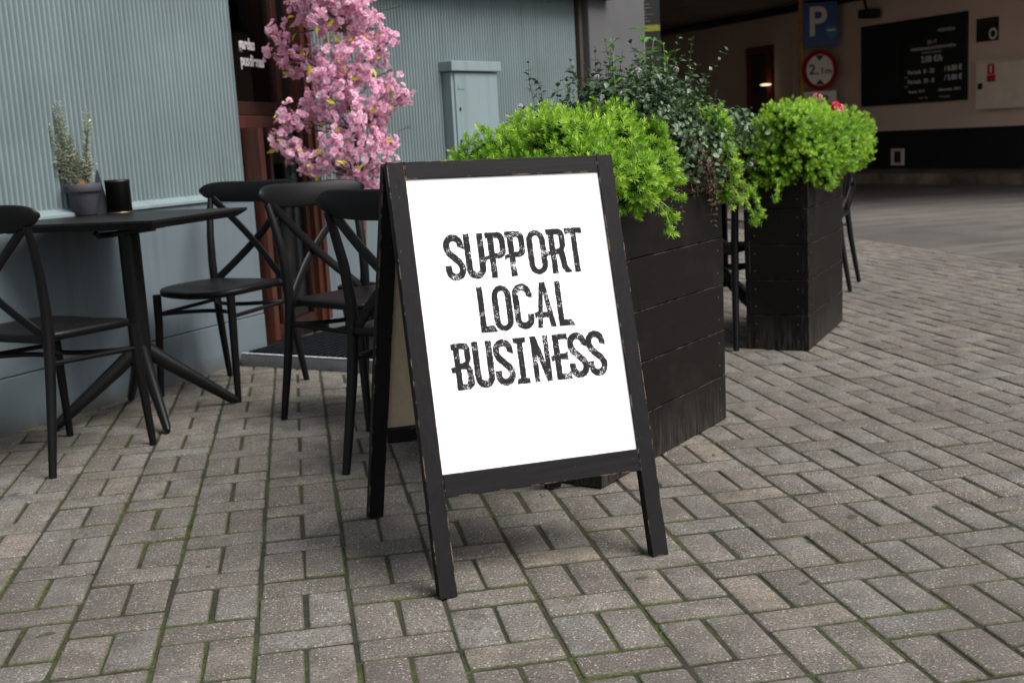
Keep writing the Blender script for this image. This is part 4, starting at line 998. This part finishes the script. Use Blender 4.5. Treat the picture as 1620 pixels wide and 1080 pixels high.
def herb(name, label, stems, mats, extra=None, dens=.020, lsize=(.014, .026), flower_p=.5, lw=.62, up_bias=.2, flower_size=.010):
    """stems: list of polylines (world) ; opposite leaf pairs along them"""
    LP, LA, LN, LS, LT = [], [], [], [], []; ST = MB(); FP_, FS = [], []
    for path, r0 in stems:
        pts = [np.array(p) for p in path]; seg = [np.linalg.norm(pts[i+1]-pts[i]) for i in range(len(pts)-1)]; tot = sum(seg)
        ST.tube([tuple(p) for p in pts], [r0*(1-.6*i/(len(pts)-1)) for i in range(len(pts))], 5)
        s = tot*.15; az = RNG.random()*math.pi; i = 0; acc = 0
        while s < tot:
            while i < len(seg)-1 and s > acc+seg[i]: acc += seg[i]; i += 1
            t = min(1, (s-acc)/seg[i]); p = pts[i]+(pts[i+1]-pts[i])*t; d = unit(pts[i+1]-pts[i])
            h = np.array([0, 0, 1.]) if abs(d[2]) < .9 else np.array([1., 0, 0]); x = unit(np.cross(h, d)); y = np.cross(d, x)
            frac = s/tot; base = RNG.uniform(*lsize)*(1.1-.38*frac)
            for sg in (0, math.pi):
                a = az+sg+RNG.normal(0, .3); o = x*math.cos(a)+y*math.sin(a)
                ax = unit(o*1.0+d*.35+np.array([0, 0, up_bias])+RNG.normal(0, .2, 3))
                LP.append(p); LA.append(ax); LN.append(unit(d+np.array([0, 0, .8])+RNG.normal(0, .35, 3))); LS.append(base*RNG.uniform(.8, 1.2)); LT.append(np.clip(RNG.normal(.5, .22), 0, 1))
            az += math.pi/2; s += dens*RNG.uniform(.7, 1.3)
        if RNG.random() < flower_p: FP_.append(pts[-1]); FS.append(flower_size*RNG.uniform(.7, 1.2))
    if extra is not None:
        P_, D_ = extra
        for p, d in zip(P_, D_):
            LP.append(p); LA.append(unit(np.cross(d, RNG.normal(size=3))+np.array([0, 0, -.15]))); LN.append(unit(d*.7+np.array([0, 0, .7])+RNG.normal(0, .4, 3))); LS.append(RNG.uniform(*lsize)*.95); LT.append(np.clip(RNG.normal(.5, .24), 0, 1))
    tv, tf = leaf_template(lw); LS = np.array(LS)
    v, f = instances(tv, tf, np.array(LP), leaf_frames(np.array(LA), np.array(LN)), LS)
    ob = mesh_np(name, v, f, mats[0], attr=np.repeat(np.array(LT), len(tv)), smooth=True); tag(ob, label, 'plant')
    ST.build('stems', mats[1], ob)
    if FP_:
        # little round heads of florets, each a head of its own
        tv2 = np.array([(-.6, -.2, .1), (0, -.6, .5), (.6, -.2, .1), (0, .1, -.1), (-.2, .6, .5), (.3, .5, .1)]); tf2 = np.array([(0, 1, 2, 3), (0, 3, 5, 4)])
        for p, s in zip(FP_, FS):
            d = unit(RNG.normal(size=(34, 3))); v, f = instances(tv2, tf2, p+d*s*.75, frames(d), np.full(34, s*.55))
            mesh_np('flower_head', v, f, M['lilac'], parent=ob, attr=np.repeat(RNG.random(34), len(tv2)))
    return ob
def arch_stem(base, top, bow=.06, n=7, jit=.006):
    b, t = np.array(base), np.array(top); h = unit(np.array([*(RNG.normal(size=2)), .3]))*bow*RNG.uniform(.3, 1)
    return [tuple(b+(t-b)*u+h*math.sin(math.pi*u)+RNG.normal(0, jit, 3)*(0 < u)) for u in np.linspace(0, 1, n)]
M['mstem'] = simple('dark_herb_stems', (.045, .04, .022), .7, .3, 40, 0)
stems = []
for k in range(330):
    a = RNG.uniform(.34, .84); bq = RNG.uniform(.02, .31)
    base = to_world(N1, A1, A2, [(a, bq, .80)])[0]
    ta = a+RNG.normal(0, .13); tb = bq+RNG.normal(0, .10)
    x = (ta-.54)/.36; hh = 1.225-.22*x*x-.08*max(0, ta-.70)/.2+RNG.normal(0, .035)-.30*RNG.random()**1.9
    hh = max(hh, .84)
    top = to_world(N1, A1, A2, [(ta, tb, hh)])[0]; stems.append((arch_stem(base, top), .0016))
for k in range(46):      # long shoots reaching to the right and left
    base = to_world(N1, A1, A2, [(RNG.uniform(.5, .85), RNG.uniform(.05, .3), .84)])[0]
    top = base+np.array([RNG.uniform(.10, .33), RNG.uniform(-.02, .2), RNG.uniform(.02, .20)]); stems.append((arch_stem(base, top, .05), .0014))
for k in range(16):
    base = to_world(N1, A1, A2, [(RNG.uniform(.25, .45), RNG.uniform(.1, .3), .84)])[0]
    top = base+np.array([RNG.uniform(-.17, -.02), RNG.uniform(-.05, .1), RNG.uniform(.14, .27)]); stems.append((arch_stem(base, top, .05), .0014))
lobm = [(.46, .16, 1.03, .14, .16, .12), (.60, .14, 1.05, .16, .17, .13), (.74, .12, 1.00, .15, .16, .12), (.86, .12, .95, .12, .15, .10), (.38, .20, .97, .10, .13, .10), (.96, .08, .99, .13, .14, .09), (1.04, .04, .98, .11, .12, .07), (.56, .02, .94, .16, .10, .13), (.72, .0, .90, .13, .10, .11)]
Pm, Dm = lobes_surface(lobm, 5000, (.55, 1.12), .5)
Pm = to_world(N1, A1, A2, Pm)+RNG.normal(0, .008, (5000, 3)); Dm = to_world((0, 0), A1, A2, Dm)
herb('mint_shrub', 'dark green bushy mint with small pale lilac flower heads in the nearer planter', stems, (M['mint'], M['mstem']), extra=(Pm, Dm), dens=.021, lsize=(.016, .031), flower_p=.075, lw=.72, flower_size=.0095)
# bright upright shoots on top
stems = []
for (a, bq, hh) in ((.60, .12, 1.315), (.70, .14, 1.275), (.46, .16, 1.27), (.53, .10, 1.275), (.64, .08, 1.26), (.76, .12, 1.22)):
    base = to_world(N1, A1, A2, [(a, bq, .95)])[0]; top = to_world(N1, A1, A2, [(a+RNG.normal(0, .01), bq, hh)])[0]; stems.append((arch_stem(base, top, .015), .0022))
herb('balm_plant', 'few bright green long-leaved shoots standing out on top of the dark mint', stems, (M['mintb'], M['stemg']), dens=.034, lsize=(.045, .062), flower_p=0, lw=.30, up_bias=.15)
# withered stems hanging over the front
stems = []
for k in range(46):
    a = RNG.uniform(.42, .84); base = np.array([a, RNG.uniform(-.02, .06), RNG.uniform(.85, .96)]); ln = RNG.uniform(.08, .20) if a > .58 else RNG.uniform(.05, .13)
    if k in (3, 9, 17): ln = .30; a = .47+.012*(k % 5); base[0] = a
    pth = []; p = base.copy(); d = np.array([RNG.normal(0, .3), -1, .1]); d = unit(d)
    for i in range(9):
        pth.append(p.copy()); p = p+d*ln/7; d = unit(d+np.array([RNG.normal(0, .10), .12 if p[1] < -.05 else -.06, -.5]))
    for q in pth: q[1] = min(q[1], -.012) if q[2] < .84 else q[1]
    stems.append(([tuple(q) for q in to_world(N1, A1, A2, pth)], .0014))
herb('withered_herb', 'brown withered stems and leaves hanging over the side of the nearer planter', stems, (M['brownleaf'], M['mstem']), dens=.016, lsize=(.010, .019), flower_p=0, up_bias=-.2)
# geranium in the far planter
stems = []
for (a, bq, hh) in ((.54, .0, 1.05), (.62, .08, 1.10), (.60, .0, 1.03)):
    base = to_world(N2, B1, B2, [(a, bq, .93)])[0]; top = to_world(N2, B1, B2, [(a+.02, bq, hh)])[0]; stems.append((arch_stem(base, top, .02), .002))
ger = herb('geranium', 'small pink flowers rising from the sedum in the farther planter', stems, (M['mintb'], M['stemg']), dens=.05, lsize=(.03, .04), flower_p=0, lw=.5)

# ------------------------------------------------------------------ blossom tree
LOB = [(0.133,3.855,1.66,0.138),(0.299,3.847,1.623,0.138),(0.403,3.842,1.559,0.098),(-0.018,3.862,1.501,0.049),(-0.068,3.865,1.563,0.043),(-0.103,3.866,1.468,0.043),(0.005,3.861,1.409,0.086),(0.144,3.855,1.418,0.123),(0.297,3.847,1.396,0.138),(0.425,3.841,1.436,0.068),(0.475,3.839,1.48,0.049),(0.164,3.854,1.279,0.129),(0.317,3.846,1.241,0.138),(0.428,3.841,1.267,0.055),(0.475,3.839,1.342,0.037),(0.094,3.857,1.175,0.098),(0.245,3.85,1.121,0.138),(0.404,3.842,1.144,0.086),(0.503,3.837,1.201,0.055),(0.536,3.836,1.23,0.037),(-0.046,3.864,1.166,0.055),(-0.004,3.862,1.118,0.049),(-0.077,3.865,1.091,0.043),(-0.102,3.866,1.061,0.037),(-0.061,3.864,0.997,0.062),(-0.003,3.862,0.947,0.068),(0.074,3.858,0.927,0.08),(0.173,3.853,1.0,0.092),(0.313,3.847,0.977,0.123),(0.425,3.841,1.002,0.068),(0.212,3.851,0.888,0.086),(0.335,3.845,0.85,0.092),(0.417,3.842,0.892,0.055),(0.253,3.849,0.807,0.062),(0.346,3.845,0.776,0.055),(0.008,3.861,0.884,0.043),(0.259,3.849,1.7,0.154),(0.083,3.857,1.797,0.138),(0.329,3.846,1.818,0.154),(0.219,3.851,1.97,0.154)]
TB = (.235, 3.85)
def blossom_tree():
    root = empty('blossom_tree', (TB[0], TB[1], 0), label='artificial cherry tree covered in pink blossom standing in a dark pot by the cafe door', cat='tree')
    loc = np.array([TB[0], TB[1], 0])
    lobes = [(x-loc[0], y-loc[1]+RNG.normal(0, .06), z, r*k, r*1.2, r*k) for x, y, z, r in LOB for k in [.75 if r > .1 else .74]]
    # trunk and branches
    tp = [(0, 0, .08), (.02, .0, .28), (.045, -.01, .50), (.055, -.005, .64), (.03, .0, .85), (.05, .01, 1.05), (.01, .0, 1.30), (.03, .0, 1.55), (.0, .0, 1.85), (.0, .0, 2.05)]
    b = MB(); b.tube(tp, [.016, .014, .013, .013, .012, .011, .010, .009, .008, .005], 10); b.build('trunk', M['bark'], root)
    b = MB(); T = np.array(tp)
    for (x, y, z, rx, ry, rz) in lobes:
        k = int(np.argmin(np.abs(T[:, 2]-(z-.12)))); s = T[k]
        b.tube(arch_stem(s, (x, y, z), .03, 7, .008), [.0055, .005, .0045, .004, .0035, .003, .002], 6)
        for q in range(2):
            d = unit(RNG.normal(size=3)); b.tube([(x, y, z), (x+d[0]*rx*1.0, y+d[1]*ry, z+abs(d[2])*rz*.95)], .0018, 5)
    for s in ((-.12, -.06, 1.02), (.13, -.1, .93), (.25, -.08, 1.05), (.1, -.12, 1.5), (.18, -.1, 1.62)):
        e = np.array(s)+np.array([RNG.uniform(-.14, .14), -.02, RNG.uniform(.02, .1)]); b.tube(arch_stem(s, e, .06, 8, .003), .002, 5)
    b.build('branches', M['bark'], root)
    # flowers
    def petal(L_, W_, az, el, z0):
        d = np.array([math.cos(az)*math.cos(el), math.sin(az)*math.cos(el), math.sin(el)]); s = np.array([-math.sin(az), math.cos(az), 0]); u = np.cross(d, s)
        o = np.array([0, 0, z0]); return [o, o+d*L_*.45-s*W_*.42+u*-.06*L_, o+d*L_*.88-s*W_*.40+u*.05*L_, o+d*L_*.93+u*.02*L_, o+d*L_*.88+s*W_*.40+u*.05*L_, o+d*L_*.45+s*W_*.42+u*-.06*L_]
    def flower(seed):
        rg = np.random.default_rng(seed); vs = []; fs = []; ed = []
        for n_, L_, W_, el, z0, a0 in ((5, .0235, .021, .15, 0, 0), (5, .018, .017, .62, .001, .6), (3, .011, .011, 1.05, .002, .2)):
            for k in range(n_):
                b0 = len(vs); vs += petal(L_*rg.uniform(.85, 1.1), W_, a0+2*math.pi*k/n_+rg.normal(0, .12), el+rg.normal(0, .16), z0)
                fs += [(b0, b0+1, b0+2, b0+3), (b0, b0+3, b0+4, b0+5)]; ed += [1, .35, 0, 0, 0, .35]
        return np.array(vs), np.array(fs), np.array(ed)
    fl = [flower(s) for s in range(6)]
    P, D = lobes_surface(lobes, 3000, (.60, 1.16), .50)
    # a few flowers sit together on each spur
    P2 = P[::3].repeat(3, axis=0)[:len(P)]+RNG.normal(0, .017, P.shape); D2 = unit(D[::3].repeat(3, axis=0)[:len(P)]+RNG.normal(0, .45, P.shape)+np.array([0, -.35, .1]))
    tone = np.clip(RNG.normal(.5, .22, len(P)), 0, 1); size = RNG.uniform(.62, .98, len(P))
    VV, FF, TT, EE = [], [], [], []; off = 0; wh = RNG.integers(0, 6, len(P))
    for k, (tv, tf, ed) in enumerate(fl):
        s = wh == k; v, f = instances(tv, tf, P2[s], frames(D2[s]), size[s]); VV.append(v); FF.append(f+off); off += len(v); TT.append(np.repeat(tone[s], len(tv))); EE.append(np.tile(ed, s.sum()))
    M['petal'] = leaf_mat('pink_petals', [(0, (.92, .50, .71)), (.5, (.97, .68, .83)), (1, (.99, .85, .92))], .6, .42, tint=(.66, .16, .32), spec=.2)
    mesh_np('blossom', np.concatenate(VV), np.concatenate(FF), M['petal'], parent=root, attr=np.concatenate(TT), attr2=np.concatenate(EE)*.5)
    P, D = lobes_surface(lobes, 110, (1.05, 1.2), .95); tv, tf = leaf_template(.42)
    ax = unit(D*.7+RNG.normal(0, .6, D.shape)+np.array([0, -.3, -.1]))
    v, f = instances(tv, tf, P, leaf_frames(ax, RNG.normal(size=P.shape)+np.array([0, -1, .5])), RNG.uniform(.036, .058, len(P)))
    mesh_np('leaves', v, f, leaf_mat('yellow_green_leaves', [(0, (.45, .50, .02)), (1, (.78, .70, .03))], .5, .4), parent=root, attr=np.repeat(RNG.random(len(P)), len(tv)), smooth=True)
    return fl
FL = blossom_tree()
tpot = empty('tree_pot', (TB[0], TB[1], .066), label='dark round pot holding the pink blossom tree on the door step', cat='plant pot')
b = MB(); b.lathe([(.075, 0), (.078, .004), (.098, .205), (.104, .207), (.106, .225), (.100, .230), (.094, .215), (.001, .21)], (0, 0, 0), 36); b.build('pot', M['metal'], tpot)
# pink geranium heads
cmat = leaf_mat('coral_petals', [(0, (.80, .04, .10)), (1, (.85, .35, .42))], .6, .3)
for c, r, t in (((.56, -.02, 1.055), .018, .1), ((.64, .08, 1.10), .018, .9), ((.62, -.02, 1.04), .024, .75), ((.68, .0, 1.035), .019, .5)):
    w0 = to_world(N2, B1, B2, [c])[0]; d = unit(RNG.normal(size=(9, 3))+np.array([0, -.3, .3])); tv, tf, ed = FL[0]
    v, f = instances(tv, tf, w0+d*r*.8, frames(d), np.full(9, .65)); mesh_np('flower_head', v, f, cmat, parent=ger, attr=np.full(len(v), t))

# ------------------------------------------------------------------ plant in the table pot
stems = []
pc = np.array([PX.x, PX.y, ZT+.11])
vr = np.array([.985, -.1, 0])      # roughly sideways in the picture
for (dx, dz, n_) in ((-.135, .345, 5), (-.10, .31, 5), (-.060, .365, 5), (-.04, .26, 5), (.045, .335, 5), (-.15, .14, 4), (.04, .13, 9), (-.02, .17, 10), (-.08, .14, 10), (.0, .11, 9)):
    for q in range(n_):
        top = pc+vr*(dx+RNG.normal(0, .010))+np.array([0, RNG.normal(0, .02), dz*RNG.uniform(.72, .93)])
        mid = pc+vr*dx*.55+np.array([0, 0, dz*.35])+RNG.normal(0, .006, 3); stems.append(([tuple(pc+RNG.normal(0, .012, 3)*[1, 1, .1]), tuple(mid), tuple((mid+top)/2+vr*dx*.10), tuple(top)], .0016))
M['silver'] = leaf_mat('silver_green_leaves', [(0, (.22, .26, .17)), (.5, (.46, .50, .38)), (1, (.78, .80, .70))], .7, .45)
hp_ = herb('heather_plant', 'pale silver-green upright plant growing in the grey pot on the small table', stems, (M['silver'], M['mstem']), dens=.0085, lsize=(.018, .028), flower_p=0, lw=.32, up_bias=.35)
b = MB(); prof = [(.026, 0), (.026, .01), (.018, .03), (.006, .038)]; b.lathe(prof, tuple(pc), 14); b.build('dry_base', simple('orange_brown_dry_stems', (.28, .13, .05), .9, .5, 60, .6, bdist=.006), hp_)

# ------------------------------------------------------------------ tiny weeds in the joints
tv, tf = leaf_template(.5)
pos = []; ax = []; sz = []
for k in range(30):
    if k < 4: x, y = ((-.40, 1.02), (-.055, 1.02), (.56, .93), (-.4, 1.78))[k]; n_ = 16
    else: x = round(RNG.uniform(-1.1, 1.3)/.2)*.2; y = RNG.uniform(-.1, 1.6); n_ = 7
    for q in range(n_):
        pos.append((x+RNG.normal(0, .006), y+RNG.normal(0, .010), -.006)); ax.append(unit(np.array([RNG.normal(), RNG.normal(), 1.0]))); sz.append(RNG.uniform(.006, .013) if k < 4 else RNG.uniform(.004, .008))
v, f = instances(tv, tf, np.array(pos), leaf_frames(np.array(ax), RNG.normal(size=(len(pos), 3))), np.array(sz))
wd_ = mesh_np('weeds', v, f, leaf_mat('weed_leaves', [(0, (.03, .09, .012)), (1, (.10, .22, .03))], .5, .3), attr=np.repeat(RNG.random(len(pos)), len(tv))); tag(wd_, kind='stuff', label='tiny green weeds growing in the joints between the pavers', cat='weeds')

# ------------------------------------------------------------------ grit lying on the paving
pos = []; sz = []
for k in range(420):
    if k < 160: t = RNG.uniform(.0, 1.6); p = W0+DW*t-NW*RNG.exponential(.03); x, y = p.x, p.y
    elif k < 240: t = RNG.uniform(0, .88); p = N1+A1*t-A2*RNG.exponential(.03); x, y = p.x, p.y
    else: x, y = RNG.uniform(-1.1, 2.6), RNG.uniform(-.4, 4.5)
    pos.append((x, y, .0012)); sz.append(RNG.uniform(.0012, .0032) if k % 9 else RNG.uniform(.003, .006))
gv = np.array([(-1, -.7, -.4), (1, -.8, -.4), (.8, .9, -.4), (-.9, .7, -.4), (-.5, -.4, .5), (.6, -.3, .4), (.4, .5, .5), (-.4, .4, .45)])*.8
gf = np.array([(4, 5, 6, 7), (0, 1, 5, 4), (1, 2, 6, 5), (2, 3, 7, 6), (3, 0, 4, 7)])
v, f = instances(gv, gf, np.array(pos), frames(np.tile([[0, 0, 1.]], (len(pos), 1))), np.array(sz))
gr = mesh_np('grit', v, f, leaf_mat('grit_and_debris', [(0, (.03, .022, .016)), (.5, (.10, .07, .045)), (1, (.32, .28, .22))], .9, 0), attr=np.repeat(RNG.random(len(pos)), len(gv)))
tag(gr, kind='stuff', label='small grit and debris scattered along the wall foot and on the pavers', cat='grit')
